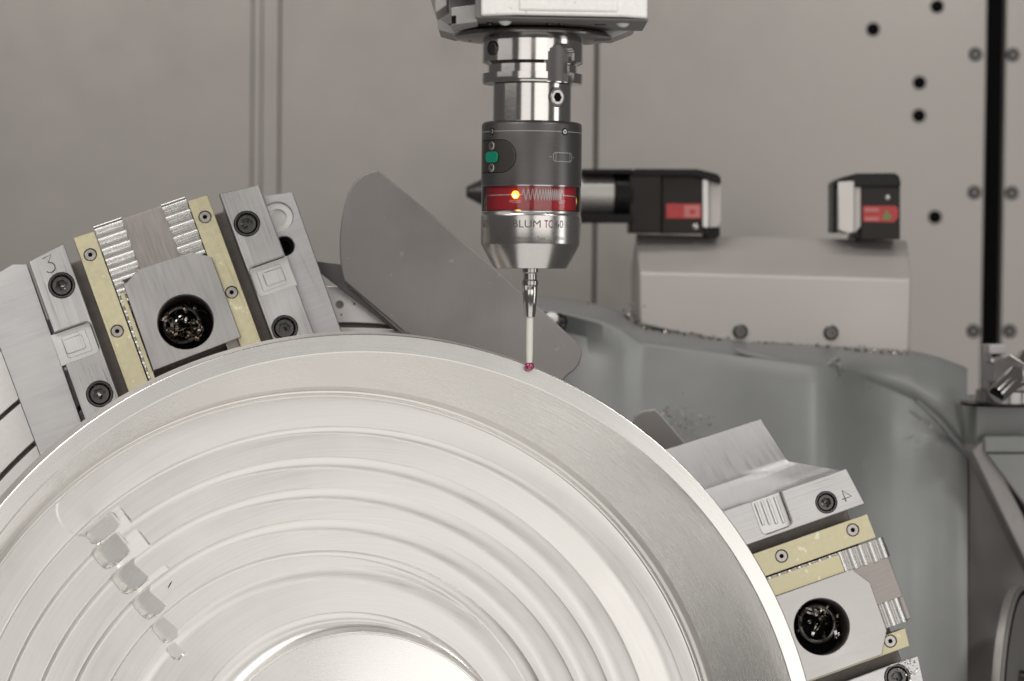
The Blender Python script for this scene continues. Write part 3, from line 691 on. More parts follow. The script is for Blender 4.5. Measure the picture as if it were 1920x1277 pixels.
def station(name, label, H, e, P, seed):
    fr, k = jaw_frame(H, e)
    S_ = thing(name, label, 'clamp', fr, 'clamping stations on the rotary table')
    K = lambda pts: [(x * k, y * k) for x, y in pts]
    def bx(nm, t0, t1, s0, s1, z0, z1, m, parent=S_, bevel=.4): return MB().box(t0 * k, t1 * k, s0 * k, s1 * k, z0, z1).build(nm, m, parent, bevel=bevel)
    # carrier beneath everything
    b0, b1, bs0, bs1 = P['base']
    bx('carrier', b0, b1, bs0, bs1, -57, -27, STEEL_DARK, bevel=1)
    # side rails with counterbored bolts and a milled pocket
    for rl in P['rails']:
        t0, t1, s0, s1 = rl['box']; hr = rl.get('hr', 24)
        out = [(t0, s0), (t1, s0)]
        pk = rl.get('pocket'); side = rl['side']           # side: which edge the pocket opens to
        top = rl.get('top', (s1, s1))
        if pk:
            p0, p1, ti = pk; c = 10
            arc = lambda cx, cy, a0: [(cx + c * math.cos(math.radians(a0 + q)), cy + c * math.sin(math.radians(a0 + q))) for q in (0, 22, 45, 68, 90)]
            if side < 0:
                notch = [(t0, p1)] + [(ti - c + c * math.sin(math.radians(q)), p1 - c + c * math.cos(math.radians(q))) for q in (0, 30, 60, 90)] + [(ti - c + c * math.cos(math.radians(q)), p0 + c - c * math.sin(math.radians(q))) for q in (0, 30, 60, 90)] + [(t0, p0)]
                out = [(t0, s0), (t1, s0), (t1, top[1]), (t0, top[0])] + notch
            else:
                notch = [(t1, p0)] + [(ti + c - c * math.sin(math.radians(q)), p0 + c - c * math.cos(math.radians(q))) for q in (0, 30, 60, 90)] + [(ti + c - c * math.cos(math.radians(q)), p1 - c + c * math.sin(math.radians(q))) for q in (0, 30, 60, 90)] + [(t1, p1)]
                out = [(t0, s0), (t1, s0)] + notch + [(t1, top[1]), (t0, top[0])]
        else: out = [(t0, s0), (t1, s0), (t1, top[1]), (t0, top[0])]
        holes = [circle(x * k, y * k, hr * k, 40) for x, y in rl['bolts']]
        r_ = MB().prism(K(out), -9, 0, holes, ch=.4).build('rail', ALU_RAIL, S_, smooth=20)
        r2 = MB().box(t0 * k + .6, t1 * k - .6, s0 * k + .6, min(top) * k - 2, -27, -9.2).build('rail_foot', ALU_X, S_, bevel=.5)
        for x, y in rl['bolts']:
            MB().lathe([(hr * .99 * k, -1.6), (hr * .99 * k, -.5), (hr * .94 * k, .15), (hr * .86 * k, .15), (hr * .83 * k, -.3), (hr * .83 * k, -1.6)], 40, cap=False).build('bolt_collar', SCREW_DK, S_, loc=(x * k, y * k, 0))
            bo = screw_mb(hr * .79 * k, 8, hr * .50 * k, 5, n=36).build('bolt', SCREW_DK, S_, loc=(x * k, y * k, -.9))
            m = MB(); rr = random.Random(int(x * 7 + y))
            for _ in range(7):
                c = Vector((rr.uniform(-.35, .35) * hr * k, rr.uniform(-.35, .35) * hr * k, rr.uniform(-4.5, -2.4))); e_ = Euler((rr.uniform(-1, 1), rr.uniform(-1, 1), rr.uniform(0, 6))).to_matrix()
                q = rr.uniform(.5, 1.4); v = [c + e_ @ Vector((a_ * q, b_ * q * .5, .3 * math.sin(a_ * 2))) for a_, b_ in ((-1, -1), (0, -1), (1, -1), (1, 1), (0, 1), (-1, 1))]
                m.add(v, [(0, 1, 4, 5), (1, 2, 3, 4)])
            m.build('chip_flakes', CHIP, bo, smooth=0)['kind'] = 'stuff'
        if pk:
            lo, hi = (t0 - (8 if not rl.get('ridges') else -1), ti - 1) if side < 0 else (ti + 1, t1 + 4)
            fl_ = MB().box(lo * k, hi * k, (p0 + .8) * k, (p1 - .8) * k, -8.6, -5.5).build('pocket_floor', ALU, S_, bevel=.3)
            wdt = hi - lo; hgt = p1 - p0
            if rl.get('ridges', 0) == 0:
                for q, z in ((.16, -4.4), (.28, -3.4)):
                    aa, bb = (lo + wdt * .22, hi - wdt * q) if side < 0 else (lo + wdt * q, hi - wdt * .22)
                    MB().prism(rrect(aa * k, bb * k, (p0 + hgt * q) * k, (p1 - hgt * q) * k, 4 * k), -5.6, z - .6).build('pocket_step', ALU, fl_, bevel=.5)
            else:
                for q in (.18, .38, .58, .80):
                    MB().prism(rrect((lo + wdt * .05) * k, (hi - wdt * (.30 - .22 * q)) * k, (p0 + hgt * q - 3) * k, (p0 + hgt * q + 3) * k, 2.5 * k), -5.6, -4.4).build('pocket_ridge', ALU, fl_, bevel=.5)
    # brass guide strips with their screws
    for t0, t1, s0, s1, z1, scr in P['brass']:
        hl = [circle(x * k, y * k, 12 * k, 28) for x, y in scr]
        st_ = MB().prism(K([(t0, s0), (t1, s0), (t1, s1[1]), (t0, s1[0])]), -22, z1, hl, ch=.3).build('guide_strip', BRASS, S_, smooth=20)
        for x, y in scr:
            screw_mb(11.2 * k, 4, 4.6 * k, 2.4, n=30).build('strip_screw', SCREW, st_, loc=(x * k, y * k, z1 - .1))
            MB().lathe([(12.4 * k, z1 - 6), (12.4 * k, z1 - .9), (10 * k, z1 - .9)], 28).build('screw_seat', HOLE, st_, loc=(x * k, y * k, 0))
    # toothed rack with a worn centre channel
    rk = P['rack']; c0, c1, c2, c3 = rk['cols']; s0, s1 = rk['s']; zr = rk.get('z', -5)
    rack = bx('rack', c0 + 2, c3 - 2, 56, s1 - 3, -24, zr - 4.6, STEEL_BROWN, bevel=.4)
    bx('rack_edge', c0 + 2, c0 + 12, s0, 55.5, -24, zr - 4.6, STEEL_BROWN, rack, bevel=.3)
    bx('rack_edge', 56, 80, s0, 55.5, -24, zr - 4.6, STEEL_BROWN, rack, bevel=.3)
    pit = rk['pitch']; n = int((s1 - s0) / pit)
    prof = [(-.50, 0), (-.40, .10), (-.26, .62), (-.12, .96), (.02, 1), (.14, .90), (.28, .5), (.40, .10), (.5, 0)]
    def tooth(a, b):
        m = MB(); h = 4.3; v = []
        for x in (a, b):
            for q, z in prof: v.append((x * k, q * pit * k, zr - 4.7 + z * h))
            v += [(x * k, .5 * pit * k, zr - 8), (x * k, -.5 * pit * k, zr - 8)]
        L_ = len(prof) + 2; f = [(i, i + 1, i + 1 + L_, i + L_) for i in range(L_ - 1)] + [(L_ - 1, 0, L_, 2 * L_ - 1), tuple(range(L_ - 1, -1, -1)), tuple(range(L_, 2 * L_))]
        return m.add(v, [q[::-1] for q in f]).mesh('tooth', 40)
    ml, mr, ms = tooth(c0, c1), tooth(c2, c3), tooth(c0, c0 + 12)
    for i in range(n):
        s_ = s1 - pit * (i + .5)
        link('tooth', ml if s_ > 66 else ms, STEEL_TOOTH, rack, loc=(rnd.uniform(-.15, .15), s_ * k, 0))
        if s_ > rk.get('rmin', 60): link('tooth', mr, STEEL_TOOTH, rack, loc=(rnd.uniform(-.15, .15), (s_ + rk.get('shift', 0)) * k, 0))
    bx('wear_plate', c1 - 1, c2 + 1, 60, s1 - 6, -20, zr - 2.6, STEEL_BROWN, rack, .3)
    # slide block with the bore
    sl = P['slide']
    MB().prism(K(sl), -14, 1.6, [circle(0, 0, 51.5 * k, 64)], ch=.4).build('slide_block', STEEL, S_, smooth=20)
    MB().lathe([(51.6 * k, -24), (51.6 * k, -2), (51 * k, -2), (50.5 * k, -23)], 64, cap=False).build('bore_wall', STEEL_DARK, S_)
    MB().lathe([(52 * k, -25), (52 * k, -22)], 48).build('bore_floor', HOLE, S_)
    MB().lathe([(36 * k, -22), (36 * k, -13.5), (33 * k, -13), (30 * k, -13.5), (28 * k, -19)], 48, cap=False).build('bore_ring', SCREW_DK, S_, loc=(-6 * k, 4 * k, 0))
    for t0, t1, s0, s1 in P.get('shims', []): bx('shim', t0, t1, s0, s1, -16, -1.5, BRASS, bevel=.25)
    for poly, z0, z1, hl, mt in P.get('plates', []):
        pl = MB().prism(K(poly), z0, z1, [circle(x * k, y * k, r * k, 40) for x, y, r in hl], ch=.6).build('side_plate', mt, S_, smooth=20)
        for x, y, r in hl: MB().lathe([(r * k, z1 - 9), (r * k, z1 - 3), (r * .62 * k, z1 - 3.2), (r * .60 * k, z1 - 8)], 36).build('counterbore', ALU if r > 20 else HOLE, pl, loc=(x * k, y * k, 0))
    for pts in P['number']:
        MB().tube([(x * k, y * k, -.05) for x, y in pts], .46, 6).build('engraved_number', SCREW_DK, S_)
    return S_, fr, k
e3 = (-.342, -.940); e4 = (.9417, -.3363)
def arcp(cx, cy, r, a0, a1, n=12): return [(cx + r * math.cos(math.radians(a0 + (a1 - a0) * i / n)), cy + r * math.sin(math.radians(a0 + (a1 - a0) * i / n))) for i in range(n + 1)]
P3 = dict(base=(-232, 216, -150, 190),
    rails=[dict(box=(-232, -161, -140, 205), top=(203, 214), side=-1, pocket=(0, 63, -164), bolts=[(-190, 141), (-191.5, -73)]),
           dict(box=(140, 215, -140, 200), top=(208, 199), side=1, pocket=(-2, 58, 142), bolts=[(169, 137.5), (167.7, -72)])],
    brass=[(-141, -101, -120, (220, 219), -3.2, [(-122, 179.6), (-123, 27.7)]), (80, 119, -120, (216, 215), -3.2, [(100.7, 177), (99, 25.8)])],
    rack=dict(cols=(-99, -45, 32, 79), s=(-130, 229), pitch=20.4, z=-1.5, shift=-2),
    slide=[(-86, -66), (86, -61), (86, 99), (56, 118), (10, 120), (-49, 121), (-84, 102)],
    shims=[(-95, -87, -110, 92)],
    plates=[([(217, -150), (268, -150), (274, 174), (217, 186)], -34, -14, [(231, 138, 28), (223, 81, 19)], ALU_X),
            ([(-330, -170), (-240, -170), (-236, 203), (-262, 212), (-336, 196)], -30, -6, [], ALU_X)],
    number=[[(-207, 200), (-190, 202), (-199, 189)] + arcp(-199, 179.5, 9.5, 85, -150, 12)])
st3, fr3, k3 = station('clamping_station', 'clamping station numbered 3 with brass strips, at upper left of the bowl', (348, 604), e3, P3, 3)
P4 = dict(base=(-250, 200, -120, 140),
    rails=[dict(box=(-256, -184, -140, 148), top=(146, 156), side=-1, pocket=(-45, 16, -190), bolts=[(-209.5, 88.5)], hr=20, ridges=1),
           dict(box=(108, 190, -140, 150), top=(152, 140), side=1, bolts=[(132, 101.6)])],
    brass=[(-165, -119, -120, (156, 157), -3.2, [(-146, 120), (-144, -23)]), (54, 87, -60, (150, 146), -3.4, [(67, 115)])],
    rack=dict(cols=(-116, -78, -3, 43), s=(-130, 172), pitch=20.0, z=-1.5, shift=-10, rmin=70),
    slide=[(-79, -90), (84, -90), (84, 88), (46, 112), (-46, 113), (-79, 90)],
    shims=[(-112, -79.5, -110, 78)],
    plates=[],
    number=[[(-213, 122), (-198, 134), (-222, 137)], [(-213, 122), (-228, 137), (-200, 137)], [(-213, 120), (-213, 120.5)]])
P4['number'] = [[(-205, 118), (-205, 137), (-221, 124), (-199, 124)]]
st4, fr4, k4 = station('clamping_station', 'clamping station numbered 4 with brass strips, at right edge of the bowl', (1540, 1175), e4, P4, 4)
c3 = chips('metal_chips', 'curled metal turnings in the round bore of the station numbered 3', fr3, 51 * k3, 46, 11, None)
c4 = chips('metal_chips', 'curled metal turnings in the round bore of the station numbered 4', fr4, 51 * k4, 30, 12, None)
# small flakes by the lower bolt of station 4
m = MB(); rr = random.Random(5)
for _ in range(46):
    c = Vector((rr.gauss(122, 11) * k4, rr.gauss(126, 7) * k4, .35)); q = rr.uniform(.3, 1.0); e_ = Euler((rr.uniform(-.6, .6), rr.uniform(-.6, .6), rr.uniform(0, 6))).to_matrix()
    m.add([c + e_ @ Vector(p) * q for p in ((-1, -.6, 0), (.9, -.4, .2), (.5, .7, 0), (-.6, .5, .25))], [(0, 1, 2, 3)])
fk = thing('metal_flakes', 'fine metal flakes scattered beside the lowest bolt of station 4', 'chips', fr4); fk['kind'] = 'stuff'
m.build('flakes', CHIP, fk, smooth=0)['kind'] = 'stuff'

# angled bracket next to station 4: a bent, milled wing
FB = fr4; FBi = FB.inverted()
brk = thing('angled_bracket', 'bent pale aluminium bracket beside the rail numbered 4', 'bracket', FB)
def onB(px, py, h):
    p = FBi @ onplane(px, py, OW - nW * (DC - h), nW); return p
def loft(rows, name, m, parent, thick=10, smooth=40, bevel=.5):
    """rows of points (front surface) -> closed slab, thickened along -z of the frame"""
    n = len(rows[0]); v = [p for r in rows for p in r]; N_ = len(v); v = v + [Vector((p[0], p[1], p[2] - thick)) for p in v]; R_ = len(rows); f = []
    for i in range(R_ - 1):
        for j in range(n - 1):
            a = i * n + j; f.append((a, a + 1, a + n + 1, a + n)); f.append((a + N_, a + n + N_, a + n + 1 + N_, a + 1 + N_))
    edge = [j for j in range(n)] + [i * n + n - 1 for i in range(1, R_)] + [(R_ - 1) * n + j for j in range(n - 2, -1, -1)] + [i * n for i in range(R_ - 2, 0, -1)]
    for q in range(len(edge)):
        a, b = edge[q], edge[(q + 1) % len(edge)]; f.append((b, a, a + N_, b + N_))
    bm = MB().add([tuple(p) for p in v], f); o = bm.build(name, m, parent, bevel=bevel, smooth=smooth)
    b_ = bmesh.new(); b_.from_mesh(o.data); bmesh.ops.recalc_face_normals(b_, faces=b_.faces); b_.to_mesh(o.data); b_.free(); return o
rows = []
for (xa, ya, ha), (xb, yb, hb) in [((1225, 850, -44), (1427, 785, -44)), ((1300, 915, -16), (1474, 858, -16)), ((1310, 922, -12), (1480, 865, -12)), ((1330, 935, -10.5), (1500, 868, -10.5)), ((1372, 985, -16), (1588, 884, -16))]:
    A_, B_ = onB(xa, ya, ha), onB(xb, yb, hb); rows.append([A_.lerp(B_, t) for t in np.linspace(0, 1, 5)])
loft(rows, 'wing', ALU_X, brk, 14, 30)

# ================================================================== deflector plate behind the probe
def slab(poly, Y, tilt=(0, 0), ref=None):
    """points of a traced outline on a plane through depth Y (mm), tilt = depth per photo pixel in x and y"""
    ref = ref or poly[0]; P = []
    for x, y in poly:
        P.append(at(x, y, Y + tilt[0] * (x - ref[0]) + tilt[1] * (y - ref[1])))
    return P
def sheet_obj(name, poly, Y, thick, m, parent=None, tilt=(0, 0), bevel=.6, org=None, ref=None):
    P = slab(poly, Y, tilt, ref); n = len(P)
    nn = Vector((0, 0, 0))
    for i in range(n): nn += P[i].cross(P[(i + 1) % n])
    nn.normalize()
    if nn.y > 0: nn = -nn
    org = org or Vector((0, 0, 0))
    v = [tuple(p - org) for p in P] + [tuple(p - nn * thick - org) for p in P]
    f = [tuple(range(n)), tuple(range(2 * n - 1, n - 1, -1))] + [(i + n, (i + 1) % n + n, (i + 1) % n, i) for i in range(n)]
    mb = MB().add(v, f); o = mb.build(name, m, parent, bevel=bevel)
    b_ = bmesh.new(); b_.from_mesh(o.data); bmesh.ops.recalc_face_normals(b_, faces=b_.faces); b_.to_mesh(o.data); b_.free(); return o
def smooth_poly(pts, it=2):
    for _ in range(it):
        q = []
        for i in range(len(pts)):
            a, b = pts[i], pts[(i + 1) % len(pts)]; q += [(.75 * a[0] + .25 * b[0], .75 * a[1] + .25 * b[1]), (.25 * a[0] + .75 * b[0], .25 * a[1] + .75 * b[1])]
        pts = q
    return pts
YD = 1672
dfo = at(800, 640, YD)
defl = thing('deflector_plate', 'plain grey curved-edge sheet metal plate standing behind the probe stylus', 'plate', Matrix.Translation(dfo))
edge_l = [(709, 319), (695, 322), (682, 327), (670, 336), (661, 346), (652, 363), (646, 383), (640, 413), (637, 444), (637, 472), (638.5, 494), (641, 512), (645, 527)]
out = edge_l + [(756, 622), (830, 690), (920, 770), (1010, 770), (1064, 704), (1078, 694), (1087, 682), (1092, 662), (1088, 650), (1080, 640), (1028, 592), (920, 496), (810, 402)]
sheet_obj('plate', out, YD, 3.5, PLATEG, defl, (0.03, 0), 1.1, dfo, (640, 500))
sheet_obj('folded_edge', [(644, 528), (652, 524), (762, 617), (840, 690), (830, 700), (754, 627)], YD + 3.7, 12, STEEL_DARK, defl, (0, 0), .4, dfo, (640, 500))
brk2 = sheet_obj('support_bracket', [(585, 489), (640, 496), (655, 540), (760, 620), (742, 622), (600, 512)], YD + 18, 8, mat('bracket_dark', (.16, .155, .15), .5, .5, noise=(30, 30, 30), var=.1), None, (0, 0), .4)
tag(brk2, 'dark grey bracket strip between deflector plate and rotary table', 'bracket')
tab = sheet_obj('guide_tab', [(1160, 870), (1190, 783), (1205, 772), (1228, 769), (1238, 778), (1300, 850), (1290, 900)], 1790, 4, mat('tab_grey', (.42, .39, .37), .1, .5, noise=(20, 20, 20), var=.1), None, (0, .12), .5)
tag(tab, 'small rounded brownish grey tab peeking above the bowl rim at right', 'plate')

# ================================================================== green-grey trunnion casting
cols = [(960, 553, 575, 10), (1060, 564, 590, 0), (1120, 573, 605, 2), (1168, 588, 625, 4), (1190, 604, 640, 6), (1205, 615, 650, 8), (1250, 622, 655, 6), (1330, 634, 664, 2), (1400, 640, 672, -4), (1480, 644, 682, -10), (1540, 648, 690, -12), (1566, 650, 694, -4), (1590, 651, 700, 14), (1612, 652, 708, 30), (1660, 656, 724, 38), (1710, 660, 748, 36), (1760, 669, 790, 30), (1800, 684, 836, 20), (1814, 690, 856, 16)]
cast = thing('trunnion_casting', 'large smooth green grey painted machine casting on the right behind the bowl', 'casting', Matrix.Translation(at(1400, 1000, 2000)))
co = at(1400, 1000, 2000)
grid = []
def catm(a, n):
    xs = np.array([c[0] for c in cols], float); X = np.linspace(xs[0], xs[-1], n); return X, [np.interp(X, xs, [c[i] for c in cols]) for i in (1, 2, 3)]
X, (TY, RY, DY) = catm(cols, 150)
ker = np.hanning(17)[1:-1]; ker = ker / ker.sum(); DY = np.convolve(np.pad(DY, 7, mode='edge'), ker, 'valid')
rowsC = []
for q in np.linspace(0, 1, 9): rowsC.append([at(x, lerp(t, r, q), 2058 + d * q - 66 * math.sin(q * math.pi / 2)) for x, t, r, d in zip(X, TY, RY, DY)])
for q in np.linspace(0, 1, 26)[1:]:
    rowsC.append([at(x, lerp(r, 1420, q), 1992 + d * (1 - .75 * max(0, q - .15) / .85) - 100 * q ** .9 + 60 * max(0, (1250 - x) / 290) ** 2) for x, r, d in zip(X, RY, DY)])
def loftY(rows, name, m, parent, org, thick, smooth=50):
    R_ = len(rows); n = len(rows[0]); v = [tuple(p - org) for r in rows for p in r]; N_ = len(v); v += [tuple(p + Vector((0, thick, 0)) - org) for r in rows for p in r]; f = []
    for i in range(R_ - 1):
        for j in range(n - 1):
            a = i * n + j; f.append((a, a + n, a + n + 1, a + 1)); f.append((a + N_, a + 1 + N_, a + n + 1 + N_, a + n + N_))
    edge = [j for j in range(n)] + [i * n + n - 1 for i in range(1, R_)] + [(R_ - 1) * n + j for j in range(n - 2, -1, -1)] + [i * n for i in range(R_ - 2, 0, -1)]
    for q in range(len(edge)):
        a, b = edge[q], edge[(q + 1) % len(edge)]; f.append((a, b, b + N_, a + N_))
    return MB().add(v, f).build(name, m, parent, smooth=smooth)
loftY(rowsC, 'casting_body', CASTG, cast, co, 90)
# weld-like lip under the cover
def P3d(pts, Y): return [at(x, y, Y) - co for x, y in pts]
MB().tube(P3d([(1376, 655), (1400, 664), (1470, 677), (1542, 688), (1556, 681), (1576, 667)], 1990), [1.2, 2.0, 2.0, 2.2, 2.0, 1.0], 8).build('weld_lip', CASTG, cast, smooth=60)
MB().tube(P3d([(1720, 752), (1760, 788), (1815, 850)], 2010), [1.5, 2.5, 3.5], 8).build('weld_lip', CASTG, cast, smooth=60)

# ================================================================== sheet-metal cover carrying the two laser sensors
YC = 2060
cvo = at(1450, 640, YC)
cover = thing('sensor_cover', 'light grey folded sheet metal cover with two bolts under the laser sensors', 'cover', Matrix.Translation(cvo))
def face(rowpts):   # list of (px,py,Y)
    return [at(x, y, Y) - cvo for x, y, Y in rowpts]
def hull(name, pts, m, parent, bevel=1.0, seg=3):
    b_ = bmesh.new()
    for p in pts: b_.verts.new(Vector(p) * MM)
    r_ = bmesh.ops.convex_hull(b_, input=b_.verts[:])
    bmesh.ops.delete(b_, geom=[v for v in b_.verts if not v.link_faces], context='VERTS')
    bmesh.ops.dissolve_limit(b_, angle_limit=math.radians(2), verts=b_.verts[:], edges=b_.edges[:])
    bmesh.ops.recalc_face_normals(b_, faces=b_.faces)
    me = bpy.data.meshes.new(name); b_.to_mesh(me); b_.free()
    me.polygons.foreach_set('use_smooth', [True] * len(me.polygons)); me.set_sharp_from_angle(angle=math.radians(25))
    return link(name, me, m, parent, bevel, seg)
fr_ = face([(1199, 608, YC), (1290, 629, YC), (1380, 642, YC), (1500, 648, YC), (1612, 654, YC), (1705, 661, YC), (1708, 524, YC), (1199, 511, YC)])
hull('folded_cover', fr_ + [p + Vector((0, 150, 0)) for p in fr_] + face([(1193, 439, YC + 60), (1700, 451, YC + 60), (1193, 439, YC + 150), (1700, 451, YC + 150)]), SHEET, cover, 2.0)
for px in (1388, 1558):
    py = 622 if px < 1500 else 624
    p = at(px, py, YC) - cvo
    bo = MB().lathe([(6.6, -.5), (6.6, .5), (5.6, 1.2), (5.4, .4)], 30).build('bolt_seat', SCREW_DK, cover, loc=p, rot=(math.pi / 2, 0, 0))
    screw_mb(5.2, 3, 2.3, 2.2).build('bolt', SCREW_DK, bo, loc=(0, 0, 2.9))

# left sensor: black housing, silver window frame, barrel with a conical nozzle
YS = 2105; kS = YS / F
so = at(1268, 437, YS)
las = thing('laser_sensor', 'black laser sensor with long silver barrel and conical tip, on the grey cover', 'sensor', Matrix.Translation(so), 'laser sensors on the cover')
def sblock(name, poly, Y, dep, m, parent, org, bevel=1.0):
    P = [at(x, y, Y) - org for x, y in poly]; n = len(P)
    v = [tuple(p) for p in P] + [(p.x, p.y + dep, p.z) for p in P]
    mb = MB().add(v, [tuple(range(n)), tuple(range(2 * n - 1, n - 1, -1))] + [(i + n, (i + 1) % n + n, (i + 1) % n, i) for i in range(n)])
    o = mb.build(name, m, parent, bevel=bevel)
    b_ = bmesh.new(); b_.from_mesh(o.data); bmesh.ops.recalc_face_normals(b_, faces=b_.faces); b_.to_mesh(o.data); b_.free(); return o
sblock('housing', [(1240, 438), (1240, 330), (1244, 322), (1306, 321), (1320, 333), (1320, 438)], YS - 18, 40, BROWNBLACK, las, so, 1.2)
sblock('housing_collar', [(1180, 437), (1180, 328), (1186, 319), (1240.5, 319), (1240.5, 437)], YS - 22, 46, BROWNBLACK, las, so, 1.5)
sblock('top_cap', [(1185, 331), (1185, 321), (1190, 316.5), (1308, 317), (1345, 326), (1352, 334), (1352, 345), (1318, 335), (1300, 330)], YS - 23, 48, BLACK, las, so, 1.0)
sblock('window_frame', [(1317, 425), (1317, 338), (1320, 333), (1329, 333), (1329, 425), (1326, 428)], YS - 19, 40, mat('satin_silver', (.62, .60, .57), .8, .35, noise=(60, 60, 60), var=.05), las, so, .6)
sblock('window_face', [(1329, 427), (1329, 334), (1349, 338), (1353, 344), (1353, 416), (1347, 426)], YS - 15, 34, SHEET, las, so, .8)
sblock('foot', [(1318, 438), (1318, 427), (1350, 426), (1350, 444), (1330, 446)], YS - 10, 26, BLACK, las, so, .5)
sblock('label', [(1249, 410), (1249, 382), (1315, 382), (1315, 410)], YS - 18.6, .5, RED_ST, las, so, .1)
sblock('label_print', [(1283, 408), (1283, 385), (1312, 385), (1312, 408)], YS - 19, .3, PINK, las, so, .05)
sblock('label_print', [(1294, 401), (1294, 393), (1303, 393), (1303, 401)], YS - 19.3, .2, RED_ST, las, so, .05)
pd = at(1263, 395, YS - 18.6) - so
MB().lathe([(14 * kS, 0), (14 * kS, .6)], 28).build('label_spot', RED_ST, las, loc=pd, rot=(math.pi / 2, 0, 0))
MB().lathe([(2.5, 0), (2.5, .8), (1.5, 1.2)], 16).build('housing_screw', SCREW, las, loc=at(1304, 425, YS - 18) - so, rot=(math.pi / 2, 0, 0))
FX = Matrix.Rotation(math.pi / 2, 4, 'Y')
def xlathe(name, prof, cy, m, parent, org, n=48):   # prof: (px x, radius px) about a level axis along the picture's x
    y0 = at(1100, cy, YS).z
    mb = MB(); v = []; f = []
    for x, r in prof:
        X_ = at(x, cy, YS).x
        for i in range(n): a = 2 * math.pi * i / n; v.append((X_ - org.x, YS + r * kS * math.sin(a) - org.y, y0 + r * kS * math.cos(a) - org.z))
    for k_ in range(len(prof) - 1):
        for i in range(n): j = (i + 1) % n; f.append((k_ * n + i, k_ * n + j, (k_ + 1) * n + j, (k_ + 1) * n + i))
    f.append(tuple(range(n - 1, -1, -1))); f.append(tuple(range((len(prof) - 1) * n, len(prof) * n)))
    return mb.add(v, f).build(name, m, parent)
brl = xlathe('barrel', [(985, 44), (1150, 44), (1152, 42)], 366, mat('satin_barrel', (.50, .48, .455), .9, .33, noise=(40, 40, 300), var=.08), las, so)
xlathe('barrel_sleeve', [(1060, 47), (1061, 48), (1066, 48), (1067, 45)], 366, BLACK, las, so)
xlathe('barrel_collar', [(1150, 46), (1152, 49.5), (1184, 49.5), (1186, 46)], 367, BLACK, las, so)
xlathe('nozzle', [(874, 9), (877, 11.5), (905, 26), (930, 37), (985, 43.5)], 362, mat('black_nozzle', (.15, .145, .14), .9, .26), las, so)
sblock('barrel_bracket', [(1090, 326), (1090, 317), (1186, 317), (1186, 326)], YS - 24, 30, BLACK, las, so, .6)
sblock('barrel_bracket', [(1090, 418), (1090, 402), (1186, 402), (1186, 418)], YS - 26, 30, BLACK, las, so, .6)
# right sensor
ro = at(1640, 448, YS)
rec = thing('laser_sensor', 'small square black laser sensor with pale window, at right end of the cover', 'sensor', Matrix.Translation(ro), 'laser sensors on the cover')
sblock('housing', [(1614, 449), (1614, 340), (1688, 340), (1688, 449)], YS - 18, 40, BROWNBLACK, rec, ro, .8)
sblock('top_cap', [(1605, 351), (1566, 352), (1566, 340), (1578, 333), (1607, 325), (1678, 324.5), (1686, 330), (1689, 340), (1689, 351)], YS - 20, 44, BLACK, rec, ro, 1.2)
sblock('window_back', [(1562, 436), (1562, 342), (1572, 340), (1572, 437)], YS - 14, 34, BLACK, rec, ro, .8)
sblock('window_frame', [(1601, 437), (1601, 340), (1611, 342), (1614.5, 350), (1614.5, 424), (1606, 434)], YS - 17, 38, SHEET, rec, ro, .6)
sblock('window_face', [(1571, 431), (1571, 341), (1602, 339), (1602, 436), (1590, 438)], YS - 21, 40, mat('satin_white', (.52, .495, .465), .5, .35, noise=(60, 60, 60), var=.04), rec, ro, 1.0)
sblock('foot', [(1595, 452), (1598, 438), (1614, 430), (1614, 454), (1606, 443)], YS - 14, 24, BLACK, rec, ro, .4)
sblock('label', [(1618, 416), (1618, 386), (1679, 386), (1684, 391), (1684, 408), (1676, 417)], YS - 18.6, .5, RED_ST, rec, ro, .1)
for y in (390, 407): sblock('label_print', [(1621, y + 7), (1621, y), (1648, y), (1648, y + 7)], YS - 19, .3, PINK, rec, ro, .05)
sblock('label_symbol', [(1654, 412), (1662, 393), (1672, 406), (1668, 413)], YS - 19, .3, GREEN_ST, rec, ro, .05)
MB().lathe([(2, 0), (2, .8), (1.2, 1)], 16).build('housing_screw', SCREW, rec, loc=at(1664, 370, YS - 18) - ro, rot=(math.pi / 2, 0, 0))

# ================================================================== right edge: pedestal block, diagonal bar, round cap, pipe fitting
po = at(1870, 1000, 1960)
ped = thing('pedestal_block', 'grey green machine pedestal at right edge with ledge and dark side', 'pedestal', Matrix.Translation(po))
sblock('pedestal_top', [(1828, 850), (1828, 760), (1832, 757), (1990, 757), (1990, 850)], 1960, 130, CASTG, ped, po, 2.0)
sblock('pedestal_neck', [(1806, 770), (1817, 850), (1830, 850), (1830, 757), (1806, 757)], 1985, 120, CASTG, ped, po, 1.5)
sblock('ledge', [(1845, 830), (1843, 822), (1850, 816), (1990, 816), (1990, 850), (1845, 850)], 1946, 20, CASTG, ped, po, 2.0)
sblock('pedestal_column', [(1812, 1420), (1816, 845), (1990, 845), (1990, 1420)], 2010, 120, CASTB, ped, po, 1.5)
sblock('pedestal_face', [(1850, 851), (1990, 851), (1990, 1086), (1922, 948)], 1944, 50, CASTG, ped, po, 1.5)
bar = sblock('diagonal_brace', [(1822, 846), (1848, 822), (1990, 1110), (1990, 1190)], 1950, 40, CASTB, None, Vector((0, 0, 0)), 1.5)
bar2 = tag(bar, 'slanting grey machine brace below the ledge at right edge', 'brace')
ccx = at(1897, 1300, 1915)
cap = thing('round_cover', 'dark round cover with pale rim at lower right corner', 'cover', Matrix.Translation(ccx) @ Matrix.Rotation(math.radians(69), 4, 'Z') @ Matrix.Rotation(math.pi / 2, 4, 'X'))
rc = 203 * 1915 / F
MB().lathe([(rc - 3, -3), (rc - 3, 6), (rc - 4, 7), (2, 7)], 120).build('cap_disc', mat('cap_grey', (.19, .18, .168), .2, .5, noise=(30, 30, 30), var=.12), cap)
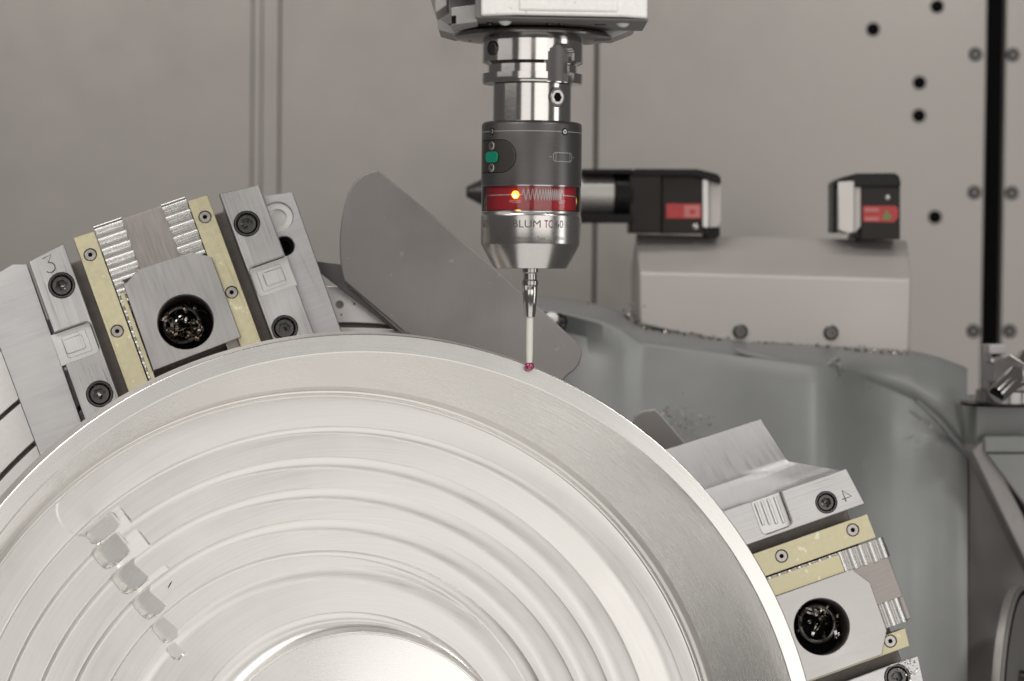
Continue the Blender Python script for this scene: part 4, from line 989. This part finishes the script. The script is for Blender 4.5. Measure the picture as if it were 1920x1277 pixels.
MB().lathe([(rc, -2), (rc + .6, 2), (rc, 4), (rc - 2.9, 4), (rc - 2.9, -2)], 120, cap=False).build('cap_rim', mat('cap_rim_steel', (.30, .28, .265), .6, .45), cap)
MB().lathe([(rc - 3.2, 7.1), (rc - 3.2, 7.6), (rc - 7, 7.6), (rc - 7, 7.1)], 120, cap=False).build('cap_edge_shade', HOLE, cap)  # black ring paints the recess shadow along the cover's edge
MB().lathe([(8, 7), (8, 12), (5, 14), (4, 11)], 24).build('cap_screw', SCREW_DK, cap, loc=(-6, 12, 0))
fo = at(1885, 755, 1935)
fit = thing('pipe_fitting', 'silver pipe fitting with hexagon nuts and slanting nozzle at right edge', 'fitting', Matrix.Translation(fo))
def fp(x, y, Y): return at(x, y, Y) - fo
def hexnut(c, r, h, axis, m, name='hex_nut'):
    q = Vector((0, 0, 1)).rotation_difference(Vector(axis)).to_matrix()
    v = [q @ Vector((r * math.cos(math.pi / 3 * i), r * math.sin(math.pi / 3 * i), z)) + c for z in (0, h) for i in range(6)]
    f = [tuple(range(5, -1, -1)), tuple(range(6, 12))] + [(i, (i + 1) % 6, (i + 1) % 6 + 6, i + 6) for i in range(6)]
    return MB().add([tuple(p) for p in v], f).build(name, m, fit, bevel=1)
MB().lathe([(26, 0), (26, 9), (24, 10.5), (22, 10.5)], 48).build('base_flange', CHROME_DK, fit, loc=fp(1890, 754, 1950))
MB().lathe([(34, -2), (34, 0)], 48).build('flange_gasket', BLACK, fit, loc=fp(1880, 755, 1950))
MB().tube([fp(1873, 745, 1945), fp(1870, 690, 1945), fp(1870, 672, 1945)], [11, 11, 9.5], 24).build('riser', CHROME, fit)
sblock('cap_block', [(1855, 664), (1855, 647), (1886, 646), (1886, 664)], 1930, 22, mat('grey_plastic', (.42, .39, .39), 0, .45), fit, fo, .8)
sblock('backplate', [(1844, 742), (1844, 646), (1860, 646), (1860, 742)], 1962, 14, CASTB, fit, fo, .6)
hexnut(fp(1875, 712, 1945), 15, 16, (0, -.2, 1), CHROME)
hexnut(fp(1900, 700, 1925), 15, 14, (-.45, -.85, .1), CHROME)
MB().tube([fp(1926, 672, 1930), fp(1910, 700, 1916), fp(1892, 718, 1908), fp(1868, 741, 1900)], [8.5, 8.5, 8, 7.6], 24).build('nozzle', CHROME, fit)
MB().lathe([(6.2, -1), (6.2, .2)], 20).build('nozzle_mouth', HOLE, fit, loc=fp(1867.5, 741.5, 1899.4), rot=Vector((-.62, -.2, -.75)).to_track_quat('Z', 'Y').to_euler())
# knob on the casting behind the deflector
ko = at(1034, 606, 1900)
knob = thing('clamp_knob', 'small silver knob behind the deflector plate right of the stylus', 'knob', Matrix.Translation(ko))
MB().lathe([(6, 0), (6.6, 2), (6.6, 6), (5, 9), (1e-3, 10)], 28).build('knob_head', mat('dull_silver', (.42, .40, .39), .8, .4), knob, rot=(math.radians(60), 0, 0))
MB().lathe([(7.5, 0), (7.5, 7), (6, 8)], 28).build('knob_collar', BLACK, knob, loc=(5, 4, -2), rot=(math.radians(60), 0, 0))

# ================================================================== loose chips lying on the casting
def flakes(name, label, spots, Y, mats, seed):
    r = random.Random(seed); o0 = at(spots[0][0], spots[0][1], Y)
    t = thing(name, label, 'chips', Matrix.Translation(o0)); t['kind'] = 'stuff'; mb = [MB() for _ in mats]
    for x, y, sx, sy, n, smin, smax in spots:
        for _ in range(n):
            c = at(x + r.gauss(0, sx), y + r.gauss(0, sy), Y - r.uniform(0, 6)) - o0; q = r.uniform(smin, smax); e_ = Euler((r.uniform(0, 6), r.uniform(0, 6), r.uniform(0, 6))).to_matrix()
            v = [c + e_ @ (Vector((math.cos(a) * r.uniform(.7, 1.2), math.sin(a) * r.uniform(.5, 1), 0)) * q) for a in (0, 1.25, 2.5, 3.8, 5)] + [c + e_ @ Vector((0, 0, .5)) * q, c - e_ @ Vector((0, 0, .35)) * q]
            r.choice(mb).add(v, [(i, (i + 1) % 5, 5) for i in range(5)] + [((i + 1) % 5, i, 6) for i in range(5)])
    for b, m in zip(mb, mats): b.build('flakes', m, t, smooth=0)['kind'] = 'stuff'
edge_pts = [(1200 + i * 22, 616 + 26 * min(1, i / 9) + (0 if i < 9 else (i - 9) * 1.5), 9, 2.4, 7, .7, 2.1) for i in range(23)]
flakes('metal_chips', 'row of tiny bright chips along the lower edge of the sensor cover', edge_pts, YC - 6, [CHIPW, CHIP_BROWN, CHIP_BROWN, BLACK], 21)
flakes('metal_chips', 'cluster of dark and bright chips piled left of the sensor cover', [(1176, 588, 9, 9, 26, .8, 2.4), (1110, 576, 18, 3, 8, .6, 1.4), (1190, 606, 5, 6, 9, .8, 2.0), (1205, 636, 3, 3, 2, 1.2, 2.0), (1270, 640, 4, 3, 2, 1.2, 2)], YC - 8, [CHIPW, CHIP_BROWN, BLACK, BLACK], 22)
flakes('metal_chips', 'spray of pale chips on the casting above the angled bracket', [(1262, 778, 20, 14, 46, .6, 2.2), (1290, 795, 16, 14, 24, .6, 1.8), (1330, 782, 12, 6, 8, .6, 1.8)], 1966, [mat('pale_chip', (.42, .42, .39), .3, .5), CASTG], 23)
flakes('metal_chips', 'few pale chips beside the weld lip on the casting', [(1574, 690, 6, 8, 9, 1.0, 2.6), (1630, 722, 9, 3, 5, .8, 1.8), (1740, 800, 14, 12, 8, 1, 2)], 1994, [mat('pale_chip', (.42, .42, .39), .3, .5), CASTG], 24)
